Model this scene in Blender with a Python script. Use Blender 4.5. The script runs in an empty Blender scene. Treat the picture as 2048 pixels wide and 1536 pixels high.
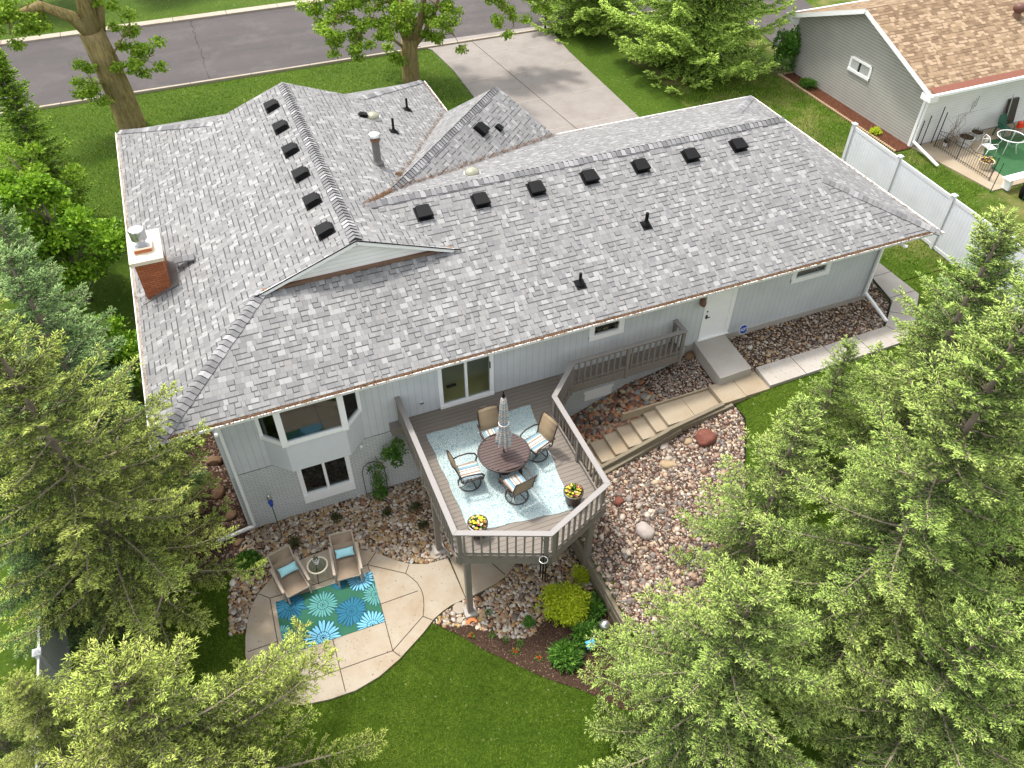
import bpy, bmesh, math, random
import numpy as np
from mathutils import Vector, Matrix
R = math.radians
rnd = random.Random(7)
scene = bpy.context.scene
C = scene.collection

# ------------------------------------------------------------------ camera
CAM = (3.129, -14.796, 19.161)
F_PX, YAW, PITCH, ROLL = 1596.13, 0.388506, 0.774786, 0.0020646
def cam_axes():
    f = Vector((math.sin(YAW)*math.cos(PITCH), math.cos(YAW)*math.cos(PITCH), -math.sin(PITCH)))
    r = Vector((math.cos(YAW), -math.sin(YAW), 0)); u = r.cross(f)
    c, s = math.cos(ROLL), math.sin(ROLL)
    return c*r+s*u, -s*r+c*u, f
r_, u_, f_ = cam_axes()
cd = bpy.data.cameras.new('camera'); cam = bpy.data.objects.new('camera', cd); C.objects.link(cam)
cam.matrix_world = Matrix(((r_.x, u_.x, -f_.x, CAM[0]), (r_.y, u_.y, -f_.y, CAM[1]), (r_.z, u_.z, -f_.z, CAM[2]), (0, 0, 0, 1)))
cd.sensor_width = 36; cd.lens = F_PX/2048*36; cd.clip_end = 2000; cd.clip_start = .1
scene.camera = cam
# ------------------------------------------------------------------ light
SUN_EL, SUN_AZ = R(67), math.atan2(-.5, .86)          # azimuth measured from +Y towards +X
w = bpy.data.worlds.new('World'); scene.world = w; w.use_nodes = True
nt = w.node_tree; bg = nt.nodes['Background']; sky = nt.nodes.new('ShaderNodeTexSky')
sky.sky_type = 'NISHITA'; sky.sun_disc = False; sky.sun_elevation = SUN_EL; sky.sun_rotation = SUN_AZ
sky.air_density = 1.0; sky.dust_density = 3.0; sky.ozone_density = .6
hs = nt.nodes.new('ShaderNodeHueSaturation'); hs.inputs['Saturation'].default_value = .22      # thin bright cloud veil
nt.links.new(sky.outputs[0], hs.inputs['Color']); nt.links.new(hs.outputs[0], bg.inputs[0]); bg.inputs[1].default_value = .15
sd = bpy.data.lights.new('sun', 'SUN'); sd.energy = 1.35; sd.angle = R(5); sd.color = (1, .95, .87)
sun = bpy.data.objects.new('sun', sd); C.objects.link(sun)
sv = Vector((math.sin(SUN_AZ)*math.cos(SUN_EL), math.cos(SUN_AZ)*math.cos(SUN_EL), math.sin(SUN_EL)))
sun.rotation_euler = sv.to_track_quat('Z', 'Y').to_euler()
sun.location = (0, 0, 40)
scene.view_settings.view_transform = 'Standard'; scene.view_settings.look = 'None'
scene.view_settings.exposure = 1.42; scene.view_settings.gamma = 1
scene.cycles.max_bounces = 8; scene.cycles.diffuse_bounces = 4; scene.cycles.transparent_max_bounces = 12

# ------------------------------------------------------------------ material helpers
class NG:
    def __init__(s, name):
        s.m = bpy.data.materials.new(name); s.m.use_nodes = True
        s.t = s.m.node_tree; s.n = s.t.nodes; s.b = s.n['Principled BSDF']; s.out = s.n['Material Output']
    def new(s, k, **kw):
        n = s.n.new(k)
        for a, v in kw.items(): setattr(n, a, v)
        return n
    def set(s, sock, v):
        if isinstance(v, bpy.types.NodeSocket): s.t.links.new(v, sock)
        elif isinstance(v, (tuple, list)) and len(v) == 3 and sock.type == 'RGBA': sock.default_value = (*v, 1)
        else: sock.default_value = v
    def math(s, op, a, b=None, c=None):
        n = s.new('ShaderNodeMath', operation=op); s.set(n.inputs[0], a)
        if b is not None: s.set(n.inputs[1], b)
        if c is not None: s.set(n.inputs[2], c)
        return n.outputs[0]
    def mix(s, f, a, b, mode='MIX'):
        n = s.new('ShaderNodeMix', data_type='RGBA', blend_type=mode); s.set(n.inputs[0], f); s.set(n.inputs[6], a); s.set(n.inputs[7], b)
        return n.outputs[2]
    def noise(s, scale, detail=3, vec=None, rough=.55, dist=0):
        n = s.new('ShaderNodeTexNoise'); n.inputs['Scale'].default_value = scale; n.inputs['Detail'].default_value = detail
        n.inputs['Roughness'].default_value = rough; n.inputs['Distortion'].default_value = dist
        s.set(n.inputs['Vector'], vec if vec is not None else s.coord()); return n.outputs[0]
    def voro(s, scale, feature='F1', vec=None, out=0):
        n = s.new('ShaderNodeTexVoronoi', feature=feature); n.inputs['Scale'].default_value = scale
        s.set(n.inputs['Vector'], vec if vec is not None else s.coord()); return n.outputs[out]
    def wn(s, *v):
        n = s.new('ShaderNodeTexWhiteNoise'); n.noise_dimensions = '3D'
        c = s.new('ShaderNodeCombineXYZ')
        for i, x in enumerate(v): s.set(c.inputs[i], x)
        s.t.links.new(c.outputs[0], n.inputs['Vector']); return n.outputs['Value']
    def coord(s, k='Object'):
        if not hasattr(s, 'tc'): s.tc = s.new('ShaderNodeTexCoord')
        return s.tc.outputs[k]
    def geo(s):
        return s.new('ShaderNodeNewGeometry').outputs['Position']
    def uv(s):
        n = s.new('ShaderNodeSeparateXYZ'); s.t.links.new(s.coord('UV'), n.inputs[0]); return n.outputs[0], n.outputs[1]
    def ramp(s, f, stops, const=False):
        n = s.new('ShaderNodeValToRGB'); r = n.color_ramp
        if const: r.interpolation = 'CONSTANT'
        while len(r.elements) < len(stops): r.elements.new(.5)
        for e, (p, c) in zip(r.elements, stops): e.position = p; e.color = (*c, 1) if len(c) == 3 else c
        s.set(n.inputs[0], f); return n.outputs[0]
    def bump(s, h, strength=.3, dist=.01):
        n = s.new('ShaderNodeBump'); n.inputs['Strength'].default_value = strength; n.inputs['Distance'].default_value = dist
        s.set(n.inputs['Height'], h); s.t.links.new(n.outputs[0], s.b.inputs['Normal'])
    def done(s, col, rough=.7, spec=.3, metal=0):
        s.set(s.b.inputs['Base Color'], col); s.set(s.b.inputs['Roughness'], rough)
        s.b.inputs['Specular IOR Level'].default_value = spec; s.b.inputs['Metallic'].default_value = metal
        return s.m
def plain(name, col, rough=.6, spec=.3, metal=0, var=.12, scale=6, bump=0, bscale=60):
    g = NG(name); n = g.noise(scale, 4, g.geo())
    c = g.mix(n, tuple(x*(1-var) for x in col), tuple(min(1, x*(1+var)) for x in col))
    if bump: g.bump(g.noise(bscale, 3, g.geo()), bump, .005)
    return g.done(c, rough, spec, metal)
def attr_mat(name, stops, rough=.6, trans=0, attr='tone', spec=.25, vscale=0):
    g = NG(name); a = g.new('ShaderNodeAttribute'); a.attribute_name = attr
    c = g.ramp(a.outputs['Fac'], stops)
    if vscale: c = g.mix(g.ramp(g.noise(vscale, 3, g.geo()), [(.4, (0, 0, 0)), (.62, (1, 1, 1))]), c, g.mix(1.0, c, (.84, .95, .82), 'MULTIPLY'))
    m = g.done(c, rough, spec)
    if trans:
        t = g.new('ShaderNodeBsdfTranslucent'); g.set(t.inputs[0], c); mx = g.new('ShaderNodeMixShader'); mx.inputs[0].default_value = trans
        g.t.links.new(g.b.outputs[0], mx.inputs[1]); g.t.links.new(t.outputs[0], mx.inputs[2]); g.t.links.new(mx.outputs[0], g.out.inputs[0])
    return m
def shingle_mat(name, stops, edge, row=.15, tab=.2, k=1.0):
    g = NG(name); u, v = g.uv()
    rv = g.math('DIVIDE', v, row); ri = g.math('FLOOR', rv); fv = g.math('FRACT', rv)
    off = g.math('MULTIPLY', g.wn(ri, 3.3, 1.0), 9.7)
    uu = g.math('ADD', g.math('DIVIDE', u, tab), off)
    wob = g.math('MULTIPLY', g.math('SINE', g.math('ADD', g.math('MULTIPLY', uu, 1.9), off)), .26)
    uu = g.math('ADD', uu, wob)
    ci = g.math('FLOOR', uu); fu = g.math('FRACT', uu)
    c1 = g.wn(ci, ri, 5.5); c2 = g.wn(ci, ri, 11.5)
    c2l = g.wn(g.math('SUBTRACT', ci, 1.0), ri, 11.5)
    base = g.ramp(c1, stops, True)
    base = g.mix(g.math('MULTIPLY', g.noise(.7, 3, g.geo()), .35), base, tuple(e*1.15 for e in stops[len(stops)//2][1]))
    gran = g.noise(170, 2, g.geo(), .8)
    base = g.mix(.38, base, g.ramp(gran, [(.3, (.35, .35, .35)), (.7, (1, 1, 1))]), 'MULTIPLY')
    base = g.mix(1.0, base, (1.22, 1.22, 1.22), 'MULTIPLY')
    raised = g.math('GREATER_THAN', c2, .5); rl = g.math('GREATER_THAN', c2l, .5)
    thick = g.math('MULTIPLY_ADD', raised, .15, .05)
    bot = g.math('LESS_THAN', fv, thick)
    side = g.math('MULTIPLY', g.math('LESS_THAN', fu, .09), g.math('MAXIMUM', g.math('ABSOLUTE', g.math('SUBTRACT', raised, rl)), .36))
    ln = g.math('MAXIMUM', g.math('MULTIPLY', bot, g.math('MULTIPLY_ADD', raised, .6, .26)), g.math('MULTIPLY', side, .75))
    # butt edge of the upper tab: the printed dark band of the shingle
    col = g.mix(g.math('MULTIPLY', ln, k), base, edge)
    g.bump(g.math('ADD', g.math('MULTIPLY', g.math('SUBTRACT', 1.0, fv), .6), g.math('MULTIPLY', raised, .5)), .7, .012)
    return g.done(col, .9, .15)
def siding_mat(name, col, vertical=False, pitch=.2, line=.05, dark=.45, bumpd=.012):
    g = NG(name); u, v = g.uv(); x = g.math('DIVIDE', u if vertical else v, pitch); f = g.math('FRACT', x)
    n = g.noise(1.3, 4, g.geo()); c = g.mix(n, tuple(a*.80 for a in col), tuple(min(1, a*1.1) for a in col))
    l = g.math('LESS_THAN', f, line) if vertical else g.math('GREATER_THAN', f, 1-line)
    c = g.mix(g.math('MULTIPLY', l, .55), c, tuple(a*dark for a in col))
    h = g.math('SUBTRACT', 1.0, l) if vertical else g.math('SUBTRACT', 1.0, f)
    g.bump(h, .6, bumpd)
    return g.done(c, .5, .3)
def brick_mat(name, c1, c2, mortar, w_=.2, h_=.068, msize=.008, bmp=.6):
    g = NG(name); n = g.new('ShaderNodeTexBrick'); g.t.links.new(g.coord('UV'), n.inputs['Vector'])
    n.inputs['Scale'].default_value = 1; n.inputs['Brick Width'].default_value = w_; n.inputs['Row Height'].default_value = h_
    n.inputs['Mortar Size'].default_value = msize; n.inputs['Mortar Smooth'].default_value = .15
    n.inputs['Color1'].default_value = (*c1, 1); n.inputs['Color2'].default_value = (*c2, 1); n.inputs['Mortar'].default_value = (*mortar, 1)
    c = g.mix(g.math('MULTIPLY', g.noise(14, 4, g.geo()), .5), n.outputs[0], tuple(a*.6 for a in c1))
    h = g.math('ADD', g.math('MULTIPLY', n.outputs['Fac'], -1.0), g.math('MULTIPLY', g.noise(40, 3, g.geo()), .5))
    g.bump(h, bmp, .01); return g.done(c, .8, .2)
def glass_mat(name, tint=(.8, .85, .85), refl=.12):
    g = NG(name); t = g.new('ShaderNodeBsdfTransparent'); g.set(t.inputs[0], tint); gl = g.new('ShaderNodeBsdfGlossy'); gl.inputs['Roughness'].default_value = .02
    ge = g.new('ShaderNodeNewGeometry'); dp = g.new('ShaderNodeVectorMath', operation='DOT_PRODUCT'); g.t.links.new(ge.outputs['Normal'], dp.inputs[0]); g.t.links.new(ge.outputs['Incoming'], dp.inputs[1])
    c = g.math('SUBTRACT', 1.0, g.math('ABSOLUTE', dp.outputs['Value'])); fr = g.math('MULTIPLY_ADD', g.math('POWER', c, 5.0), .92, .06)
    mx = g.new('ShaderNodeMixShader'); g.set(mx.inputs[0], fr); g.t.links.new(t.outputs[0], mx.inputs[1]); g.t.links.new(gl.outputs[0], mx.inputs[2]); g.t.links.new(mx.outputs[0], g.out.inputs[0])
    return g.m
def grass_mat(name, dark, mid, light, dry=None, dryamt=.0):
    g = NG(name); p = g.geo(); n1 = g.noise(.55, 5, p, .6); n2 = g.noise(9, 4, p, .7); n3 = g.noise(90, 2, p, .7)
    c = g.mix(g.ramp(n1, [(.35, (0, 0, 0)), (.65, (1, 1, 1))]), mid, light)
    c = g.mix(g.ramp(n2, [(.35, (0, 0, 0)), (.7, (1, 1, 1))]), dark, c)
    c = g.mix(g.ramp(n3, [(.4, (0, 0, 0)), (.62, (1, 1, 1))]), tuple(a*.55 for a in dark), c)
    if dry:
        east = g.math('MULTIPLY', g.math('GREATER_THAN', sepx(g, p), 24.8), dryamt)      # the thin, dry lawn between the two houses
        c = g.mix(g.math('MULTIPLY', g.ramp(g.noise(.5, 4, p, .65), [(.46, (0, 0, 0)), (.66, (1, 1, 1))]), east), c, dry)
    sp = g.math('GREATER_THAN', g.wn(g.math('FLOOR', g.math('MULTIPLY', sepx(g, p), 22.0)), g.math('FLOOR', g.math('MULTIPLY', sepy(g, p), 22.0)), 1.0), .996)
    c = g.mix(g.math('MULTIPLY', sp, .55), c, (.45, .42, .22))
    g.bump(g.math('ADD', n3, n2), .9, .04); return g.done(c, .85, .1)
def sepx(g, p):
    n = g.new('ShaderNodeSeparateXYZ'); g.t.links.new(p, n.inputs[0]); g._s = n; return n.outputs[0]
def sepy(g, p): return g._s.outputs[1]
def concrete_mat(name, col, stain=(.5, .42, .32), amt=.35):
    g = NG(name); p = g.geo(); n = g.noise(1.1, 5, p, .65); f = g.noise(120, 2, p, .7)
    c = g.mix(g.math('MULTIPLY', g.ramp(n, [(.4, (0, 0, 0)), (.75, (1, 1, 1))]), amt), col, tuple(a*b*1.2 for a, b in zip(col, stain)))
    c = g.mix(.3, c, g.ramp(f, [(.3, (.55, .55, .55)), (.7, (1, 1, 1))]), 'MULTIPLY'); c = g.mix(1.0, c, (1.1, 1.1, 1.1), 'MULTIPLY')
    g.bump(f, .35, .006); return g.done(c, .85, .2)
def wood_mat(name, col, board=None, axis=0, gap=.03, grain=.15, rough=.6):
    g = NG(name); p = g.geo(); mp = g.new('ShaderNodeMapping'); g.t.links.new(p, mp.inputs[0]); mp.inputs['Scale'].default_value = (3, 40, 40) if axis == 0 else (40, 3, 40)
    n = g.noise(1, 4, mp.outputs[0]); c = g.mix(n, tuple(a*(1-grain) for a in col), tuple(min(1, a*(1+grain)) for a in col))
    if board:
        s = sepx(g, p); x = g._s.outputs[1] if axis == 0 else g._s.outputs[0]
        xb = g.math('DIVIDE', x, board); f = g.math('FRACT', xb); r1 = g.wn(g.math('FLOOR', xb), 1.0, 1.0)
        c = g.mix(g.math('MULTIPLY', r1, .22), c, tuple(a*.72 for a in col))
        gp = g.math('LESS_THAN', f, gap); c = g.mix(g.math('MULTIPLY', gp, .8), c, tuple(a*.25 for a in col)); g.bump(g.math('SUBTRACT', 1.0, gp), .8, .01)
    return g.done(c, rough, .25)

M = {}
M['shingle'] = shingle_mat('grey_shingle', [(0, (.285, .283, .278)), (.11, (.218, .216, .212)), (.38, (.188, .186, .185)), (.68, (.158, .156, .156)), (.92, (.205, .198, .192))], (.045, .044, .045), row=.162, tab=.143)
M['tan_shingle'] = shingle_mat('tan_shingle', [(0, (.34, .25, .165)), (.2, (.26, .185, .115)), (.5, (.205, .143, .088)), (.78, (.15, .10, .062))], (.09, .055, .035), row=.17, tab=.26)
M['cap'] = attr_mat('ridge_cap_shingle', [(0, (.14, .138, .14)), (.5, (.20, .197, .2)), (1, (.32, .315, .32))], .9)
M['siding'] = siding_mat('vertical_siding', (.60, .62, .635), True, .2, .06, .5)
M['siding_plain'] = plain('panel_siding', (.63, .65, .665), .55, var=.06)
M['lap'] = siding_mat('lap_siding_grey', (.40, .385, .35), False, .13, .24, .3)
M['lapw'] = siding_mat('lap_siding_white', (.74, .73, .69), False, .13, .1, .5)
M['gable'] = siding_mat('gable_siding', (.88, .87, .85), False, .13, .09, .5)
M['pbrick'] = brick_mat('painted_brick', (.66, .68, .67), (.74, .75, .74), (.42, .43, .425), bmp=1, msize=.011)
M['rbrick'] = brick_mat('red_brick', (.46, .15, .06), (.32, .09, .04), (.12, .07, .05))
M['white'] = plain('white_trim', (.88, .875, .865), .4, var=.04)
M['soffit'] = plain('soffit', (.6, .6, .58), .6)
M['debris'] = None
M['vinyl'] = siding_mat('white_vinyl', (.70, .71, .75), True, .15, .10, .6, .01)
M['vinylp'] = plain('white_vinyl_trim', (.66, .66, .68), .35, var=.03)
M['black'] = plain('black_plastic', (.006, .006, .0065), .6, .15)
M['flue'] = plain('galvanised_metal', (.15, .14, .13), .55, .4, .3, .2, 8)
M['steel'] = plain('bright_steel', (.62, .62, .62), .25, .5, .9, .15, 12)
M['rust'] = plain('rusty_metal', (.20, .12, .08), .7, .3, .3, .3, 15)
M['dome'] = plain('skylight_dome', (.27, .27, .19), .15, .6)
M['deckf'] = wood_mat('deck_boards', (.20, .172, .145), .14, 0, .07)
M['deckp'] = plain('deck_paint', (.20, .177, .155), .55, var=.08, scale=5)
M['capwood'] = plain('deck_cap', (.255, .237, .225), .55, var=.07, scale=4)
M['conc'] = concrete_mat('concrete_grey', (.40, .37, .335))
M['patio'] = concrete_mat('concrete_tan', (.37, .32, .25), (.6, .45, .3), .6)
M['step'] = concrete_mat('concrete_step', (.33, .275, .20), (.6, .45, .28), .45)
M['drive'] = concrete_mat('concrete_drive', (.25, .225, .207), (.55, .5, .45), .5)
M['joint'] = plain('joint_gap', (.07, .05, .035), .9)
M['jointl'] = plain('joint_light', (.40, .36, .30), .9)
g = NG('asphalt'); p = g.geo()
c = g.mix(g.ramp(g.noise(150, 2, p, .8), [(.35, (0, 0, 0)), (.75, (1, 1, 1))]), (.042, .037, .038), (.118, .108, .106))
mp = g.new('ShaderNodeMapping'); g.t.links.new(p, mp.inputs[0]); mp.inputs['Scale'].default_value = (.12, .9, 1)
c = g.mix(g.ramp(g.noise(1, 5, mp.outputs[0], .6), [(.35, (0, 0, 0)), (.8, (1, 1, 1))]), c, g.mix(1.0, c, (1.35, 1.3, 1.25), 'MULTIPLY'))
tj = g.math('LESS_THAN', g.math('ABSOLUTE', g.math('SUBTRACT', g.math('MODULO', g.math('ADD', sepx(g, p), g.math('MULTIPLY', g.noise(1.5, 4, p), .5)), 9.5), 4.2)), .03); c = g.mix(g.math('MULTIPLY', tj, .6), c, (.02, .018, .018)); c = g.mix(g.math('MULTIPLY', g.ramp(g.noise(.6, 5, p, .7), [(.5, (0, 0, 0)), (.7, (1, 1, 1))]), .3), c, (.16, .145, .135))
g.bump(g.noise(150, 2, p), .5, .01); M['asphalt'] = g.done(c, .9, .2)
M['gutter_out'] = plain('gutter_grit', (.30, .26, .22), .9, var=.4, scale=30)
M['kerb'] = concrete_mat('kerb_concrete', (.36, .31, .25))
M['grass'] = grass_mat('lawn', (.06, .12, .01), (.125, .21, .018), (.21, .29, .035), (.22, .20, .07), .85)
M['soil'] = plain('mulch_soil', (.06, .036, .025), .95, .1, var=.5, scale=40, bump=.8, bscale=50)
M['rmulch'] = plain('red_mulch', (.105, .042, .024), .95, .1, var=.5, scale=35, bump=.8, bscale=50)
g = NG('maple_bark'); p = g.geo(); mp = g.new('ShaderNodeMapping'); g.t.links.new(p, mp.inputs[0]); mp.inputs['Scale'].default_value = (9, 9, 2.2)
n = g.noise(1, 5, mp.outputs[0], .75); c = g.mix(g.ramp(n, [(.35, (0, 0, 0)), (.62, (1, 1, 1))]), (.15, .11, .045), (.36, .285, .12)); c = g.mix(g.ramp(g.noise(1.2, 3, p), [(.45, (0, 0, 0)), (.62, (1, 1, 1))]), c, g.mix(.5, c, (.30, .235, .13))); g.bump(n, 1, .06); M['bark'] = g.done(c, .9, .1)
M['sbark'] = plain('spruce_bark', (.25, .20, .16), .9, .1, var=.35, scale=10, bump=1, bscale=25)
M['twig'] = plain('spruce_twig', (.27, .225, .165), .9, .1, var=.35)
M['timber'] = wood_mat('weathered_timber', (.20, .17, .12), None, 0, 0, .4, .9)
M['glass'] = glass_mat('window_glass')
M['tabglass'] = glass_mat('table_glass', (.75, .8, .75), .5)
M['intfloor'] = plain('wood_floor', (.85, .70, .26), .4, .3, var=.2, scale=2)
M['intwall'] = plain('room_wall', (.8, .72, .45), .7)
M['carpet'] = plain('room_carpet', (.16, .15, .12), .9)
M['dark'] = plain('dark_room', (.03, .03, .03), .8)
M['brown'] = plain('brown_powder_coat', (.045, .03, .025), .4, .4)
M['tablet'] = plain('brown_slat_table', (.075, .047, .042), .45, .4)
M['sling'] = plain('tan_sling', (.30, .225, .14), .7, var=.1, scale=50, bump=.3, bscale=200)
M['tsling'] = plain('taupe_sling', (.27, .205, .145), .75, var=.1, scale=50, bump=.3, bscale=200)
M['tframe'] = plain('taupe_frame', (.36, .30, .24), .5)
M['aqua'] = plain('aqua_cloth', (.34, .64, .70), .8, var=.06)
M['cream'] = plain('cream_resin', (.66, .58, .45), .5)
g = NG('striped_cushion'); u, v = g.uv(); f = g.math('FRACT', g.math('MULTIPLY', u, 3.4))
M['stripe'] = g.done(g.ramp(f, [(0, (.56, .53, .49)), (.22, (.27, .21, .155)), (.38, (.55, .52, .49)), (.5, (.20, .32, .38)), (.72, (.07, .09, .12)), (.78, (.56, .53, .49)), (.9, (.27, .21, .155))], True), .85, .1)
g = NG('striped_canopy'); u, v = g.uv(); f = g.math('FRACT', g.math('MULTIPLY', v, 4.6))
M['canopy'] = g.done(g.ramp(f, [(0, (0.540, 0.518, 0.504)), (.2, (0.360, 0.274, 0.216)), (.36, (0.547, 0.526, 0.504)), (.48, (0.302, 0.403, 0.475)), (.68, (0.094, 0.115, 0.158)), (.75, (0.547, 0.526, 0.504)), (.9, (0.418, 0.324, 0.274))], True), .85, .1)
g = NG('aqua_rug'); p = g.geo(); d = g.voro(20, 'DISTANCE_TO_EDGE', p); d2 = g.voro(20, 'F1', p)
rc = g.mix(g.ramp(d, [(.07, (0, 0, 0)), (.13, (1, 1, 1))]), (.17, .29, .31), (.50, .535, .51))
rc = g.mix(g.ramp(g.noise(1.1, 3, p), [(.35, (0, 0, 0)), (.7, (1, 1, 1))]), rc, g.mix(.5, rc, (.36, .46, .47))); M['rug'] = g.done(rc, .9, .1)
M['rug_green'] = plain('rug_green', (.028, .12, .07), .9, var=.15, scale=3)
M['rug_navy'] = plain('rug_navy', (.012, .06, .08), .9)
M['rug_blue'] = plain('rug_blue', (.024, .15, .245), .9)
M['rug_sky'] = plain('rug_sky', (.17, .44, .60), .9)
M['rug_teal'] = plain('rug_teal', (.10, .30, .27), .9)
M['pot'] = plain('brown_pot', (.055, .032, .022), .35, .5)
M['clay'] = plain('terracotta', (.52, .17, .06), .8)
M['green_pl'] = plain('green_plastic', (.02, .09, .05), .4)
M['turf'] = plain('green_turf', (.03, .095, .035), .95, var=.25, scale=5)
M['red_pl'] = plain('red_plastic', (.75, .06, .02), .4)
M['iron'] = plain('black_iron', (.03, .028, .025), .6)
M['bluebox'] = plain('blue_paint', (.09, .36, .55), .5)
M['signblue'] = plain('sign_blue', (.02, .06, .30), .4)
M['purple'] = attr_mat('flower_petals', [(0, (.75, .55, .03)), (.3, (.8, .65, .05)), (.5, (.75, .35, .02)), (.62, (.7, .65, .5)), (.75, (.10, .03, .12)), (.88, (.15, .03, .05)), (1, (.55, .1, .12))], .6)
M['redfl'] = plain('red_flower', (.7, .05, .02), .6)
LT = .28
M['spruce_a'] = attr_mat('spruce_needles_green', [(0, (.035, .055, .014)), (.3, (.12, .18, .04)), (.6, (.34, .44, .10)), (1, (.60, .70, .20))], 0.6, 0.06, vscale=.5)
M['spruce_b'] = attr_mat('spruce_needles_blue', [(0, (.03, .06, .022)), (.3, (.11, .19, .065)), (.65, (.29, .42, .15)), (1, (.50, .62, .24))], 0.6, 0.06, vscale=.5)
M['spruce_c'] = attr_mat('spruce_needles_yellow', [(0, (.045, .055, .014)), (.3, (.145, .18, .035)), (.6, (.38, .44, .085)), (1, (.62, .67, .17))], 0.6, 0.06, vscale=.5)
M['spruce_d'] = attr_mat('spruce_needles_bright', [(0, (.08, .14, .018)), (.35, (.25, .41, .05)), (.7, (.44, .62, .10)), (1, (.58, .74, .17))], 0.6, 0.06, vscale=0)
M['maple'] = attr_mat('maple_leaves', [(0, (.09, .18, .01)), (.5, (.23, .38, .025)), (1, (.42, .55, .07))], .5, .35)
M['lilac'] = attr_mat('lilac_leaves', [(0, (.05, .13, .008)), (.5, (.19, .36, .02)), (1, (.44, .62, .06))], .45, .3)
M['spirea'] = attr_mat('gold_leaves', [(0, (.24, .32, .015)), (.5, (.50, .60, .03)), (1, (.72, .78, .07))], .5, .3)
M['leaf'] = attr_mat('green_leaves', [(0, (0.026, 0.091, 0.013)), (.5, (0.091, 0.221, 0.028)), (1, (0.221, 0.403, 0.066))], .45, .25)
M['dkleaf'] = attr_mat('dark_shrub_leaves', [(0, (.04, .035, .015)), (.5, (.07, .075, .025)), (1, (.11, .14, .04))], .6, .2)
M['blade'] = attr_mat('grass_blades', [(0, (.07, .14, .012)), (.4, (.14, .245, .02)), (.75, (.235, .34, .04)), (.93, (.32, .38, .07)), (1, (.48, .46, .15))], .6, .25)
def col_mat(name, rough=.55):
    g = NG(name); a = g.new('ShaderNodeAttribute'); a.attribute_name = 'col'
    c = g.mix(g.math('MULTIPLY', g.noise(45, 3, g.geo(), .7), .5), a.outputs['Color'], g.mix(1.0, a.outputs['Color'], (.55, .5, .45), 'MULTIPLY'))
    g.bump(g.noise(70, 3, g.geo()), .3, .004); return g.done(c, rough, .3)
M['stone'] = col_mat('river_stone')
M['boulder_red'] = plain('red_granite', (.17, .06, .042), .8, var=.35, scale=7, bump=.6, bscale=25)
M['boulder_tan'] = plain('tan_stone', (.34, .25, .15), .8, var=.3, scale=6, bump=.6, bscale=25)
M['boulder_grey'] = plain('grey_boulder', (.36, .31, .28), .8, var=.3, scale=6, bump=.8, bscale=20)
M['boulder_brown'] = plain('brown_boulder', (.20, .12, .07), .8, var=.3, scale=6, bump=.6, bscale=20)
M['brickedge'] = plain('tan_edging', (.46, .33, .2), .8)
M['gutter_in'] = plain('gutter_leaf_litter', (.14, .075, .035), .95, var=.5, scale=30, bump=1, bscale=60)

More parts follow.
